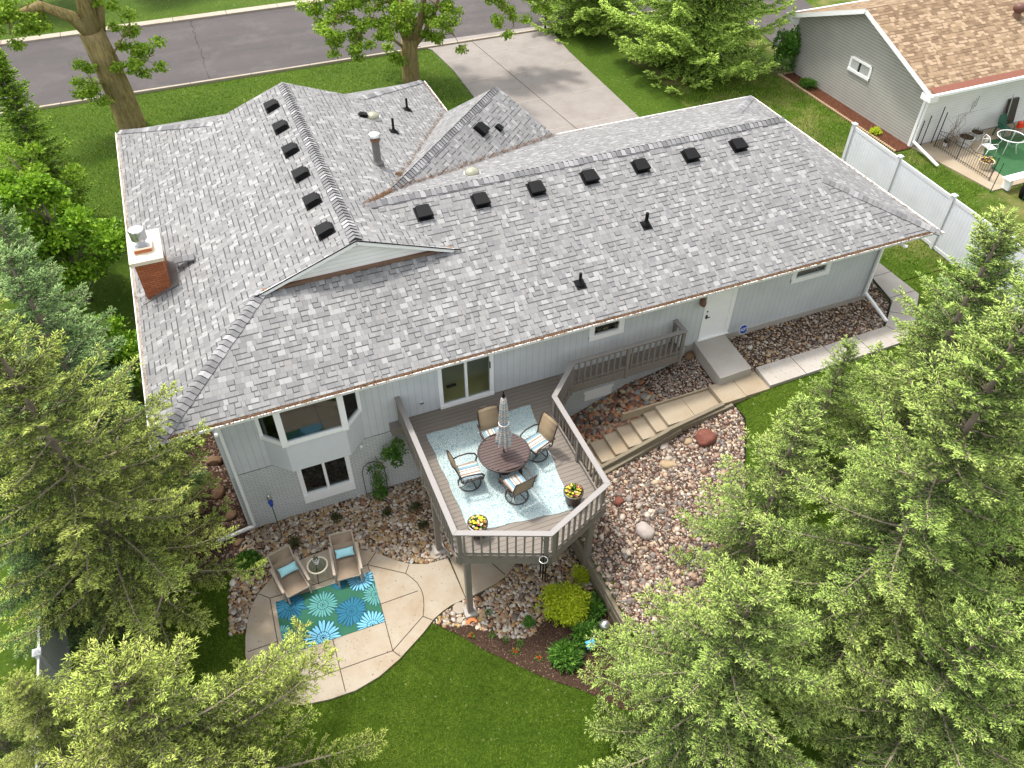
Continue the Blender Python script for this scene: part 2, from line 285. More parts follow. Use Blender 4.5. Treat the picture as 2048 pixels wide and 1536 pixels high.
# ------------------------------------------------------------------ mesh helpers
class MB:
    def __init__(s): s.v = []; s.f = []; s.mi = []; s.X = Matrix(); s.cur = 0
    def add(s, vs, fs, mi=None):
        o = len(s.v); s.v += [s.X @ Vector(p) for p in vs]
        for f in fs: s.f.append([i+o for i in f]); s.mi.append(s.cur if mi is None else mi)
        return s
    def box(s, x0, x1, y0, y1, z0, z1, mi=None):
        return s.add([(x0, y0, z0), (x1, y0, z0), (x1, y1, z0), (x0, y1, z0), (x0, y0, z1), (x1, y0, z1), (x1, y1, z1), (x0, y1, z1)],
                     [(3, 2, 1, 0), (4, 5, 6, 7), (0, 1, 5, 4), (1, 2, 6, 5), (2, 3, 7, 6), (3, 0, 4, 7)], mi)
    def bar(s, p, q, w=.05, h=.05, up=(0, 0, 1), mi=None):
        p = Vector(p); q = Vector(q); d = (q-p).normalized(); up = Vector(up)
        if abs(d.dot(up)) > .97: up = Vector((1, 0, 0))
        a = d.cross(up).normalized()*w/2; b = a.cross(d).normalized()*h/2
        vs = [p-a-b, p+a-b, p+a+b, p-a+b, q-a-b, q+a-b, q+a+b, q-a+b]
        return s.add(vs, [(3, 2, 1, 0), (4, 5, 6, 7), (0, 1, 5, 4), (1, 2, 6, 5), (2, 3, 7, 6), (3, 0, 4, 7)][:] if a.cross(b).dot(d) > 0 else [(0, 1, 2, 3), (7, 6, 5, 4), (4, 5, 1, 0), (5, 6, 2, 1), (6, 7, 3, 2), (7, 4, 0, 3)], mi)
    def tube(s, pts, r, n=8, closed=False, mi=None, cap=True):
        pts = [Vector(p) for p in pts]; N = len(pts); rr = r if isinstance(r, (list, tuple)) else [r]*N
        rings = []; a = None
        for i, p in enumerate(pts):
            if closed: d = (pts[(i+1) % N]-pts[i-1]).normalized()
            else: d = (pts[min(i+1, N-1)]-pts[max(i-1, 0)]).normalized()
            if a is None:
                a = d.cross(Vector((0, 0, 1)) if abs(d.z) < .9 else Vector((1, 0, 0))).normalized()
            a = (a-d*a.dot(d)).normalized(); b = d.cross(a)
            rings.append([p+(a*math.cos(2*math.pi*k/n)+b*math.sin(2*math.pi*k/n))*rr[i] for k in range(n)])
        vs = [v for rg in rings for v in rg]; fs = []
        for i in range(N if closed else N-1):
            j = (i+1) % N
            for k in range(n): fs.append((i*n+k, i*n+(k+1) % n, j*n+(k+1) % n, j*n+k))
        if not closed and cap: fs += [tuple(range(n))[::-1], tuple((N-1)*n+k for k in range(n))]
        return s.add(vs, fs, mi)
    def lathe(s, prof, c=(0, 0, 0), n=20, mi=None):
        vs = []; fs = []
        for r, z in prof:
            for k in range(n): t = 2*math.pi*k/n; vs.append((c[0]+r*math.cos(t), c[1]+r*math.sin(t), c[2]+z))
        for i in range(len(prof)-1):
            for k in range(n): fs.append((i*n+k, i*n+(k+1) % n, (i+1)*n+(k+1) % n, (i+1)*n+k))
        fs += [tuple(range(n))[::-1], tuple((len(prof)-1)*n+k for k in range(n))]
        return s.add(vs, fs, mi)
    def prism(s, poly, z0, z1, mi=None):
        n = len(poly)
        ar = sum(poly[i][0]*poly[(i+1) % n][1]-poly[(i+1) % n][0]*poly[i][1] for i in range(n))
        if ar < 0: poly = poly[::-1]
        z0f = z0 if callable(z0) else (lambda x, y: z0); z1f = z1 if callable(z1) else (lambda x, y: z1)
        vs = [(x, y, z0f(x, y)) for x, y in poly]+[(x, y, z1f(x, y)) for x, y in poly]
        fs = [tuple(range(n))[::-1], tuple(range(n, 2*n))]+[(i, (i+1) % n, n+(i+1) % n, n+i) for i in range(n)]
        return s.add(vs, fs, mi)
    def poly(s, pts, mi=None): return s.add(pts, [tuple(range(len(pts)))], mi)
    def build(s, name, mats, parent=None, smooth=False, bevel=0, matrix=None):
        me = bpy.data.meshes.new(name); me.from_pydata([tuple(v) for v in s.v], [], s.f)
        mats = mats if isinstance(mats, (list, tuple)) else [mats]
        for m in mats: me.materials.append(M[m] if isinstance(m, str) else m)
        me.polygons.foreach_set('material_index', s.mi)
        if smooth: me.polygons.foreach_set('use_smooth', [True]*len(me.polygons))
        me.update(); auto_uv(me)
        if smooth == 'auto': me.set_sharp_from_angle(angle=R(35))
        o = bpy.data.objects.new(name, me); C.objects.link(o)
        if parent: o.parent = parent
        if bevel:
            b = o.modifiers.new('bevel', 'BEVEL'); b.width = bevel; b.segments = 2; b.limit_method = 'ANGLE'
        return o
def auto_uv(me):
    uv = me.uv_layers.new(name='UVMap'); vs = me.vertices
    for p in me.polygons:
        n = p.normal; h = Vector((-n.y, n.x, 0))
        if h.length < .02: h = Vector((1, 0, 0)); up = Vector((0, 1, 0))
        else: h.normalize(); up = n.cross(h)
        for li, vi in zip(p.loop_indices, p.vertices):
            co = vs[vi].co; uv.data[li].uv = (co.dot(h), co.dot(up))
def mesh_np(name, V, F, mat, parent=None, tone=None, col=None, smooth=True, link=True):
    me = bpy.data.meshes.new(name); nv, nf, k = len(V), len(F), F.shape[1]
    me.vertices.add(nv); me.vertices.foreach_set('co', np.ascontiguousarray(V, np.float32).ravel())
    me.loops.add(nf*k); me.loops.foreach_set('vertex_index', np.ascontiguousarray(F, np.int32).ravel())
    me.polygons.add(nf); me.polygons.foreach_set('loop_start', np.arange(0, nf*k, k, dtype=np.int32))
    me.polygons.foreach_set('use_smooth', np.full(nf, smooth)); me.update(calc_edges=True)
    if tone is not None:
        a = me.attributes.new('tone', 'FLOAT', 'POINT'); a.data.foreach_set('value', np.ascontiguousarray(tone, np.float32))
    if col is not None:
        a = me.attributes.new('col', 'FLOAT_COLOR', 'POINT'); a.data.foreach_set('color', np.ascontiguousarray(col, np.float32).ravel())
    me.materials.append(M[mat]); 
    if not link: return me
    o = bpy.data.objects.new(name, me); C.objects.link(o)
    if parent: o.parent = parent
    return o
def norm(a): return a/np.maximum(np.linalg.norm(a, axis=-1, keepdims=True), 1e-9)
def perp(D, rg):
    t = norm(rg.normal(size=D.shape)); a = norm(np.cross(D, t)); return a, np.cross(D, a)
def spindles(P, D, L, r, rg, tone):
    n = len(P); a, b = perp(D, rg); V = np.empty((n, 5, 3)); L = L[:, None]; r = r[:, None]
    V[:, 0] = P; mid = P+D*L*.35
    for k in range(3):
        t = 2*math.pi*k/3; V[:, 1+k] = mid+(a*math.cos(t)+b*math.sin(t))*r
    V[:, 4] = P+D*L
    f = np.array([(0, 2, 1), (0, 3, 2), (0, 1, 3), (1, 2, 4), (2, 3, 4), (3, 1, 4)])
    F = (np.arange(n)*5)[:, None, None]+f[None]
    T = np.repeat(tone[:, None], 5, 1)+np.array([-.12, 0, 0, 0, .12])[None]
    return V.reshape(-1, 3), F.reshape(-1, 3), np.clip(T.ravel(), 0, 1)
def cones(P, Q, r0, r1, rg):
    n = len(P); D = norm(Q-P); a, b = perp(D, rg); V = np.empty((n, 6, 3))
    for k in range(3):
        t = 2*math.pi*k/3; o = a*math.cos(t)+b*math.sin(t); V[:, k] = P+o*r0[:, None]; V[:, 3+k] = Q+o*r1[:, None]
    f = np.array([(0, 1, 4), (0, 4, 3), (1, 2, 5), (1, 5, 4), (2, 0, 3), (2, 3, 5)])
    return V.reshape(-1, 3), ((np.arange(n)*6)[:, None, None]+f[None]).reshape(-1, 3)
def leaves(P, D, N, L, W, tone):
    """folded leaf: 4 verts, 2 triangles each"""
    n = len(P); S = norm(np.cross(D, N)); N = np.cross(S, D); V = np.empty((n, 4, 3)); L = L[:, None]; W = W[:, None]
    V[:, 0] = P; V[:, 2] = P+D*L-N*L*.1; V[:, 1] = P+D*L*.45+S*W*.5+N*W*.18; V[:, 3] = P+D*L*.45-S*W*.5+N*W*.18
    f = np.array([(0, 1, 2), (0, 2, 3)]); F = (np.arange(n)*4)[:, None, None]+f[None]
    return V.reshape(-1, 3), F.reshape(-1, 3), np.repeat(tone, 4)
def cat(parts):
    V = []; F = []; T = []; o = 0
    for p in parts:
        V.append(p[0]); F.append(p[1]+o); o += len(p[0])
        if len(p) > 2: T.append(p[2])
    return np.concatenate(V), np.concatenate(F), (np.concatenate(T) if T else None)
def tag(o, label=None, cat=None, group=None, kind=None):
    if label: o['label'] = label
    if cat: o['category'] = cat
    if group: o['group'] = group
    if kind: o['kind'] = kind
    return o
def thing(name, label, cat, loc=(0, 0, 0), rz=0, group=None):
    o = bpy.data.objects.new(name, None); C.objects.link(o); o.location = loc; o.rotation_euler = (0, 0, rz)
    o.empty_display_size = .2
    return tag(o, label, cat, group)
def dup(root, loc=None, rz=None, label=None, group=None, scale=None):
    r = root.copy(); C.objects.link(r)
    if loc is not None: r.location = loc
    if rz is not None: r.rotation_euler = (0, 0, rz)
    if scale: r.scale = scale if isinstance(scale, tuple) else (scale,)*3
    if label: r['label'] = label
    if group: r['group'] = group
    for ch in list(root.children):
        c = ch.copy(); C.objects.link(c); c.parent = r
        for g2 in list(ch.children):
            d = g2.copy(); C.objects.link(d); d.parent = c
    return r
def inpoly(x, y, poly):
    x = np.asarray(x); y = np.asarray(y); ins = np.zeros(x.shape, bool); n = len(poly); j = n-1
    for i in range(n):
        xi, yi = poly[i]; xj, yj = poly[j]
        c = ((yi > y) != (yj > y)) & (x < (xj-xi)*(y-yi)/((yj-yi) or 1e-12)+xi); ins ^= c; j = i
    return ins
# ------------------------------------------------------------------ terrain
def sm(t): t = np.clip(t, 0, 1); return t*t*(3-2*t)
def hw(x):                                   # grade against the back wall
    return np.interp(x, [9.8, 11.7, 13.4, 15.0, 15.9, 17], [-.1, .33, 1.0, 1.32, 1.77, 1.83])
def hgt(x, y):
    x = np.asarray(x, float); y = np.asarray(y, float)
    right = np.interp(x, [9.84, 15.4, 16.4, 17.3], [.47, 1.6, 1.7, 1.83])
    t = np.clip((y+.8)/1.6, 0, 1); right = np.where(x < 16.5, right*(1-t)+hw(x)*t, right)
    right = np.where(y < -6.5, right*(1-sm((-6.5-y)/6)*.35)+(-.4)*sm((-6.5-y)/6)*.35, right)
    base = np.where(x > 9.82, right, -.4)
    left = -.4+2.27*sm((y-2)/11)
    k = sm((x-11)/8)
    up = np.where(y > 1.2, np.maximum(left, 0)*0+left*(1-k)+1.87*k, base)
    return np.where(y > 1.2, up, base)+0.0
def H(x, y): return float(hgt(x, y))
xs = np.unique(np.concatenate([[-400, -200, -100, -60, -40, -30], np.arange(-24, 9.8, .5), [9.8, 9.84], np.arange(10, 46, .5), [50, 60, 80, 120, 200, 400]]))
ys = np.unique(np.concatenate([[-400, -200, -100, -60, -40], np.arange(-30, -8, .8), np.arange(-8, 2.2, .25), [1.2, 1.201], np.arange(2.5, 15, .5), [18, 22, 27, 27.35, 36.2, 40, 50, 70, 100, 200, 400]]))
X, Y = np.meshgrid(xs, ys); Z = hgt(X, Y)
V = np.stack([X, Y, Z], -1).reshape(-1, 3); nx, ny = len(xs), len(ys)
i = (np.arange(ny-1)[:, None]*nx+np.arange(nx-1)[None]).ravel()
gr = mesh_np('ground', V, np.stack([i, i+1, i+1+nx, i+nx], 1), 'grass', smooth=False)
tag(gr, kind='structure')
def sheet(name, poly, z, mat, kind='structure', zf=None, extra=None):
    b = MB(); z1 = (lambda x, y: H(x, y)+z) if zf is None else zf
    b.prism(poly, lambda x, y: z1(x, y)-.25, z1)
    return tag(b.build(name, mat), kind=kind)
ROADY = 27.45
st = MB()
st.add([(-200, ROADY, 1.885), (200, ROADY, 1.885), (200, 36.3, 1.885), (-200, 36.3, 1.885)], [(0, 1, 2, 3)])
tag(st.build('street', 'asphalt'), kind='structure')
kb = MB()
for k in range(-40, 60):
    x0, x1 = k*3.0+.01, k*3.0+2.99
    for yb, w_, h_ in ((ROADY-.16, .16, .10), (36.3, .62, .09)):
        s0 = s1 = yb
        kb.add([(x0, s0, 1.6), (x1, s1, 1.6), (x1, s1+w_, 1.6), (x0, s0+w_, 1.6), (x0, s0, 1.9+h_), (x1, s1, 1.9+h_), (x1, s1+w_, 1.9+h_), (x0, s0+w_, 1.9+h_)],
               [(3, 2, 1, 0), (4, 5, 6, 7), (0, 1, 5, 4), (1, 2, 6, 5), (2, 3, 7, 6), (3, 0, 4, 7)])
tag(kb.build('kerb', 'kerb', bevel=.02), kind='structure')
# driveway
dpoly = [(15.5, 9.0), (15.55, 17.4), (15.75, 24), (15.55, 27.0), (14.7, 28.2), (23.6, 27.9), (22.6, 26.8), (22.3, 24), (22.1, 16), (21.9, 9)]
b = MB(); b.prism(dpoly, 1.6, 1.915); dr = b.build('driveway', 'drive'); tag(dr, kind='structure')
b = MB()
for p, q in [((17.9, 27.6), (18.9, 15.5)), ((18.9, 15.5), (19.1, 9))]: b.bar((*p, 1.918), (*q, 1.918), .03, .006, mi=0)
for y in (25.2, 22.5, 19.35, 16.2, 13): b.bar((15.6, y, 1.919), (22.2, y+.1, 1.919), .025, .004, mi=1)
tag(b.build('driveway_joints', ['joint', 'jointl']), kind='structure')
b = MB(); b.prism([(33.0, 19.6), (34.2, 27.9), (34, 34), (39.5, 34), (39.3, 27.5), (38.4, 23.8), (36.0, 20.3)], 1.6, 1.92); tag(b.build('neighbour_driveway', 'asphalt'), kind='structure')
# patio
PZ = -.33
pat = [(1.1, -1.36), (1.55, -1.0), (2.14, -.77), (2.65, -.70), (3.16, -.68), (3.55, -.78), (3.88, -.94), (4.43, -1.29), (4.85, -1.72), (5.21, -2.02), (5.66, -2.22), (6.29, -2.26), (6.32, -3.67), (5.88, -3.71), (5.6, -3.8), (5.33, -3.92), (4.96, -4.19), (4.15, -4.67), (3.54, -4.93), (2.9, -5.06), (2.24, -5.04), (1.6, -4.93), (1.14, -4.7), (.8, -4.38), (.59, -4.0), (.48, -3.6), (.48, -3.1), (.56, -2.55), (.72, -2.0), (.88, -1.66)]
b = MB(); b.prism(pat, -.6, PZ); tag(b.build('patio', 'patio'), kind='structure')
path2 = [(6.34, -2.27), (7.0, -2.2), (8.4, -2.0), (9.6, -1.65), (9.6, -.8), (11.0, -.8), (11.0, -1.75), (10.1, -1.75), (8.9, -2.6), (8.0, -3.17), (7.66, -3.41), (7.2, -3.55), (6.58, -3.65), (6.34, -3.68)]
b = MB(); b.prism(path2, -.6, PZ-.004); tag(b.build('path', 'patio'), kind='structure')
J = [[(1.36, -1.64), (1.31, -3.41), (1.26, -4.37)], [(1.36, -1.64), (1.7, -1.65), (2.75, -1.68), (4.11, -1.61)], [(1.36, -1.64), (1.1, -1.39)], [(.55, -3.0), (1.33, -3.0)], [(4.11, -1.61), (4.12, -2.96), (4.05, -4.39)], [(4.11, -1.61), (4.43, -1.3)], [(4.11, -1.61), (5.03, -2.29)], [(5.03, -2.29), (5.2, -2.05)],
     [(5.03, -2.29), (5.14, -2.48), (5.24, -2.7), (5.28, -2.95), (5.27, -3.16), (5.2, -3.45), (5.08, -3.74)], [(5.08, -3.74), (5.29, -3.96)], [(5.08, -3.74), (4.05, -4.39)], [(4.12, -2.96), (5.18, -2.95)], [(4.05, -4.39), (4.19, -4.62)],
     [(4.05, -4.39), (3.41, -4.38), (1.85, -4.37), (1.25, -4.37)], [(1.25, -4.37), (1.05, -4.6)], [(2.68, -3.4), (2.65, -5.0)], [(2.78, -.73), (2.7, -1.71)], [(6.33, -2.27), (6.33, -3.68)], [(7.15, -2.3), (7.6, -3.38)]]
b = MB()
for l in J:
    for p, q in zip(l, l[1:]): b.bar((*p, PZ+.001), (*q, PZ+.001), .022, .006)
tag(b.build('patio_joints', 'joint'), kind='structure')
# ------------------------------------------------------------------ stairs and walk by the garage
stair = thing('garden_stair', 'tan concrete garden steps climbing from under the deck to the garage door walk', 'stairs', (11, -1.2, 0))
def spart(name, x0, x1, z, mat='step', y0=-1.66, y1=-.82, par=stair, th=.16, jit=0):
    b = MB(); ox, oy = par.location.x, par.location.y
    b.box(x0-ox, x1-ox, y0-oy, y1-oy, z-th, z); return b.build(name, mat, par, bevel=.012)
for k in range(8): spart('step', 11.4-.45*(k-0), 11.885-.45*k, .95-.15*k, th=.4 if k < 3 else .16)
for x, z in ((11.85, 1.10), (12.27, 1.25), (12.72, 1.40), (13.16, 1.55)): spart('step', x, x+.475, z, th=.45)
spart('landing', 13.55, 14.47, 1.70, th=.5); spart('landing', 14.48, 15.43, 1.70, th=.5)
spart('landing', 15.45, 16.27, 1.845, y0=-1.62, y1=-.78, th=.4); spart('landing', 16.28, 17.14, 1.845, y0=-1.6, y1=-.76, th=.4)
b = MB(); b.box(2.45-1, 4.42, .38, .43, 1.5, 1.78); b.build('curb', 'step', stair)
b = MB(); b.bar((.2, -.62, .78), (2.5, -.62, 1.55), .12, .34); b.bar((2.45, -.6, 1.56), (4.45, -.42, 1.72), .12, .3)
b.bar((-.9, -.62, .4), (.25, -.62, .8), .12, .34); b.build('stringer', 'timber', stair, bevel=.01)
b = MB(); b.bar((-.2, -.78, .6), (2.9, -.6, 1.5), .16, .2); b.bar((.6, -.80, .55), (2.4, -.72, 1.12), .18, .2); b.bar((2.85, -.58, 1.5), (4.75, -.5, 1.68), .1, .22); b.build('edge_timber', 'timber', stair, bevel=.015)
b = MB(); b.prism([(15.88, .9), (17.0, .9), (16.9, -.86), (15.73, -.9)], 1.7, 2.15); sl = b.build('doorstep', 'conc', bevel=.015)
tag(sl, 'raised grey concrete slab in front of the white garage side door', 'doorstep')
wk = [(17.2, -.72), (22.36, -.66), (23.52, .34), (23.78, 1.7), (23.95, 9), (24.85, 9), (24.62, 2.3), (24.65, .3), (22.9, -1.35), (22.5, -1.5), (17.14, -1.58)]
b = MB(); b.prism(wk, 1.6, 1.95); tag(b.build('walkway', 'conc', bevel=.01), kind='structure')
b = MB()
for p, q in [((18.5, -.7), (18.5, -1.57)), ((19.8, -.69), (19.8, -1.55)), ((21.1, -.67), (21.1, -1.53)), ((22.4, -.66), (22.7, -1.42)), ((23.0, -.1), (23.75, -.6)), ((23.52, .5), (24.64, .5)), ((23.7, 1.7), (24.62, 1.7)), ((23.8, 3), (24.65, 3)), ((23.8, 4.3), (24.65, 4.3))]:
    b.bar((*p, 1.951), (*q, 1.951), .018, .006)
tag(b.build('walkway_joints', 'joint'), kind='structure')

# ------------------------------------------------------------------ the house
S = .376; EZ = 4.8; XL = 6.03; WLW = 12.06; L_ = 24.0; W_ = 10.6; D_ = 17.05; GB = 3.38
house = thing('house', 'long grey shingled house with pale grey walls and a raised back deck', 'house', (0, 0, 0))
zr = lambda x, y: EZ+S*y
zl = lambda x, y: EZ+S*x
zlr = lambda x, y: EZ+S*(WLW-x)
zg = lambda x, y: EZ+S*(W_-y)
zright = lambda x, y: EZ+S*(L_-x)
zfs = lambda x, y: EZ+S*(D_-y)
K2 = .66; ZR2 = 6.41; CC = 1.45
zdl = lambda x, y: ZR2-K2*(y-x+CC)/math.sqrt(2)
zdr = lambda x, y: ZR2-K2*(x-y-CC)/math.sqrt(2)
YR = W_/2; HL = EZ+S*XL; O = .17
roof = MB()
def face(zf, pts): roof.poly([(x, y, zf(x, y)) for x, y in pts])
VX = WLW-YR                                    # where the garage ridge meets the left wing
face(zr, [(.16, .16), (L_-.16, .16), (21.2, 2.8), (21.2, YR), (VX, YR), (WLW-GB, GB), (GB, GB)])
face(zl, [(0, .16), (.16, .16), (GB, GB), (GB, GB-O), (XL, GB-O), (XL, D_-3.43+O), (3.43, D_-3.43+O), (3.43, D_-3.43), (0, D_)])
# right slope of the left wing, split at the angled entry gable
V0 = (7.86, 6.41)
def mt(x0, y0): return x0
rk = 2.30/math.sqrt(2)
PL = (13.46-rk, 12.01+rk); PR = (13.46+rk, 12.01-rk)
face(zlr, [(WLW-(GB-O)-0.0, GB-O), (VX, YR), V0, (WLW-.22, PL[1]-.05), (WLW, PL[1]+.25), (WLW, D_), (WLW-3.43, D_-3.43), (WLW-3.43, D_-3.43+O), (XL, D_-3.43+O), (XL, GB-O)])
face(zfs, [(0, D_), (3.43, D_-3.43), (WLW-3.43, D_-3.43), (WLW, D_)])
face(zg, [(21.2, YR), (21.2, W_-2.8), (L_, W_), (PR[0]+.1, W_), (PR[0]-.0, PR[1]), V0, (VX, YR)])
face(zright, [(L_, .16), (L_, W_), (21.2, W_-2.8), (21.2, 2.8), (L_-.16, .16)])
face(zdl, [(V0[0]-.15, V0[1]-.15+.0), (13.46, 12.01), (PL[0]+.05, PL[1]+.15)])
face(zdr, [(V0[0]-.15, V0[1]-.15), (PR[0]+.15, PR[1]+.05), (13.46, 12.01)])
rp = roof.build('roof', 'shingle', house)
for p_ in rp.data.polygons:
    if p_.normal.z < 0: p_.flip()
me = rp.data
for l in list(me.uv_layers): me.uv_layers.remove(l)
me.update(); auto_uv(me)
def cap_line0(mb, tones, p, q, nrm_a, nrm_b, wdt=.18, step=.165, flip=False):
    """overlapping ridge cap shingles from p to q; nrm = slope directions (down) on both sides"""
    p = Vector(p); q = Vector(q); d = (q-p); Ln = d.length; d.normalize(); n = int(Ln/step)
    A = Vector(nrm_a).normalized(); B = Vector(nrm_b).normalized()
    up = Vector((0, 0, 1))
    for i in range(n):
        s0 = p+d*(i*step); s1 = s0+d*(step*1.5); w1 = wdt*rnd.uniform(.92, 1.05)
        h0, h1 = .012, .062
        if flip: h0, h1 = h1, h0
        vs = []
        for s_, h_ in ((s0, h0), (s1, h1)):
            vs += [s_+A*w1+up*(h_*.6), s_+up*(h_+.012), s_+B*w1+up*(h_*.6), s_+A*w1-up*.01, s_-up*.005, s_+B*w1-up*.01]
        fs = [(0, 1, 7, 6), (1, 2, 8, 7), (6, 7, 10, 9), (7, 8, 11, 10), (3, 4, 1, 0), (4, 5, 2, 1), (0, 6, 9, 3), (2, 5, 11, 8)]
        mb.add(vs, fs[:4]+fs[6:]+fs[4:6]); mb.mi[-8:-6] = mb.mi[-8:-6]; mb.mi[-6:-4] = [1, 1]; t = rnd.choice([.05, .15, .3, .45, .5, .62, .8, 1.0]) ; tones += [t]*12
M['capedge'] = plain('ridge_cap_edge', (.035, .034, .035), .9)
def _cap(mb, tones, *a, **k):
    m2, t2 = MB(), []; cap_line0(m2, t2, *a, **k); co = m2.build('ridge_cap', ['cap', 'capedge'], rp); at = co.data.attributes.new('tone', 'FLOAT', 'POINT'); at.data.foreach_set('value', t2)
cap_line = _cap
cm = MB(); tn = []
sl_r = (0, -1, -S); sl_g = (0, 1, -S); sl_l = (-1, 0, -S); sl_lr = (1, 0, -S)
cap_line(cm, tn, (21.2, YR, zr(0, YR)), (VX-.15, YR, zr(0, YR)), sl_r, sl_g, flip=False)
cap_line(cm, tn, (XL, D_-3.3, HL), (XL, GB-O+.05, HL), sl_l, sl_lr)
def hip(mb, tones, p, q, a, b): # slope vectors perpendicular to hip in each plane
    p = Vector(p); q = Vector(q); d = (q-p).normalized()
    A = Vector(a); A = (A-d*A.dot(d)); B = Vector(b); B = (B-d*B.dot(d))
    cap_line(mb, tones, q, p, A, B)
hip(cm, tn, (0.05, 0.05, EZ+.02), (GB, GB, EZ+S*GB), sl_l, sl_r)
hip(cm, tn, (L_-.05, .05, EZ+.02), (21.2, 2.8, EZ+S*2.8), (1, 0, -S), sl_r)
hip(cm, tn, (L_-.05, W_-.05, EZ+.02), (21.2, W_-2.8, EZ+S*2.8), (1, 0, -S), sl_g)
hip(cm, tn, (0.05, D_-.05, EZ+.02), (3.43, D_-3.43, EZ+S*3.43), sl_l, sl_g)
hip(cm, tn, (WLW-.05, D_-.05, EZ+.02), (WLW-3.43, D_-3.43, EZ+S*3.43), sl_lr, sl_g)
cap_line(cm, tn, (13.42, 11.97, ZR2), (V0[0]-.1, V0[1]-.1, ZR2), (-1, 1, -K2*1.41), (1, -1, -K2*1.41), step=.15)
# cricket cap beside the chimney
cap_line(cm, tn, (1.25, 6.45, 5.62), (1.75, 6.45, 5.60), (0, -1, -.3), (0, 1, -.3))
# thin roof edge under the shingles (deck thickness) and soffit
b = MB(); b.prism([(0.02, .18), (L_-.02, .18), (L_-.02, W_-.02), (WLW-.02, W_-.02), (WLW-.02, D_-.02), (.02, D_-.02)], EZ-.17, EZ-.012); b.build('soffit', 'white', house)
# gable triangles
b = MB(); gy = GB+.02
b.add([(GB+.12, gy, EZ+S*(GB)+.02), (WLW-GB-.12, gy, EZ+S*GB+.02), (XL, gy, HL-.04)], [(0, 1, 2)]); b.build('gable_wall', 'gable', house)
b = MB(); b.add([(21.18, 2.9, EZ+S*2.8), (21.18, W_-2.9, EZ+S*2.8), (21.18, YR, zr(0, YR)-.03)], [(0, 1, 2)]); b.build('gable_wall', 'gable', house)
b = MB(); b.add([(3.5, D_-3.45, EZ+S*3.43), (WLW-3.5, D_-3.45, EZ+S*3.43), (XL, D_-3.45, HL-.03)], [(2, 1, 0)]); b.build('gable_wall', 'gable', house)
b = MB(); b.add([(PL[0]-.05, PL[1]-.15, 4.6), (PR[0]-.15, PR[1]+.05, 4.6), (PR[0]-.15, PR[1]-.05, 4.9), (13.38, 11.93, ZR2-.05), (PL[0]-.05, PL[1]-.15, 4.9)], [(0, 1, 2, 3, 4)]); b.build('gable_wall', 'gable', house)
b = MB()
for x0, x1 in ((GB-.05, XL), (WLW-GB+.05, XL)):
    z0 = EZ+S*GB; b = MB(); b.bar((x0, GB-O+.02, z0-.03), (x1, GB-O+.02, HL-.07), .03, .12); b.build('rake_board', 'white', house)
b = MB()
for x0, x1 in ((GB-.25, XL), (WLW-GB+.25, XL)): b.bar((x0, GB-O-.012, EZ+S*(GB-.2)+.035), (x1, GB-O-.012, HL+.005), .02, .03)
b.build('drip_edge', 'black', house)
b = MB(); b.box(GB+.0, WLW-GB, GB-.09, GB+.01, EZ+S*GB-.03, EZ+S*GB+.05); b.build('flashing', 'rust', house)
# valley debris (pine needles caught in the valleys)
rg = np.random.default_rng(3)
def litter(name, lines, n, wd, par):
    P = []
    for p, q, m_ in lines:
        t = rg.random(m_)**1.0; P.append(np.array(p)[None]*(1-t[:, None])+np.array(q)[None]*t[:, None]+rg.normal(0, wd, (m_, 3))*np.array([1, 1, .05]))
    P = np.concatenate(P); n = len(P); D = norm(rg.normal(size=(n, 3))*np.array([1, 1, .15])); 
    v = leaves(P+np.array([0, 0, .03]), D, np.tile([0, 0, 1.], (n, 1)), rg.uniform(.04, .13, n), rg.uniform(.01, .03, n), rg.random(n))
    return tag(mesh_np(name, v[0], v[1], 'gutter_in', par, v[2]), kind='stuff')
litter('needle_litter', [((V0[0], V0[1], 6.41), (PR[0], PR[1], 4.95), 700), ((VX, YR, 6.79), (V0[0], V0[1], 6.41), 500), ((V0[0], V0[1], 6.41), (PL[0], PL[1], 4.95), 400), ((V0[0]+.5, V0[1]+1.2, 6.2), (V0[0]+.6, V0[1]+1.4, 6.1), 150), ((12.7, 9.7, 5.15), (13.0, 9.75, 5.12), 200)], 0, .06, rp)
# gutters
def gutter(p, q, out, filled=True, up=0):
    b = MB(); p = Vector((*p, 0)); q = Vector((*q, 0)); o = Vector((*out, 0)); d = (q-p).normalized()
    z = EZ-.095+up
    def prof(pt): return [pt+Vector((0, 0, z+.09)), pt+Vector((0, 0, z)), pt+o*.08+Vector((0, 0, z)), pt+o*.11+Vector((0, 0, z+.05)), pt+o*.11+Vector((0, 0, z+.09)), pt+o*.085+Vector((0, 0, z+.09)), pt+o*.08+Vector((0, 0, z+.03)), pt+o*.02+Vector((0, 0, z+.03))]
    a_ = prof(p); c_ = prof(q); n = len(a_)
    fs = [(i, (i+1) % n, n+(i+1) % n, n+i) for i in range(n)]+[tuple(range(n)), tuple(range(n, 2*n))[::-1]]
    b.add(a_+c_, fs); g_ = b.build('gutter', 'white', house)
    if filled:
        b = MB(); b.add([p+o*.005+Vector((0, 0, z+.065)), q+o*.005+Vector((0, 0, z+.065)), q+o*.08+Vector((0, 0, z+.065)), p+o*.08+Vector((0, 0, z+.065))], [(0, 1, 2, 3)]); b.build('leaf_litter', 'gutter_in' if out == (0, -1) else 'gutter_out', g_); litter('needle_litter', [((p.x, p.y-.04, z+.07), (q.x, q.y-.04, z+.07), 5000 if out == (0, -1) else 300)], 0, .022, g_)
gutter((0, .16), (L_, .16), (0, -1), True, .045); gutter((0, D_), (0, -.02), (-1, 0)); gutter((L_, 0), (L_, W_), (1, 0)); gutter((WLW, PL[1]+.4), (WLW, D_), (1, 0)); gutter((L_, W_), (PR[0]+.3, W_), (0, 1))
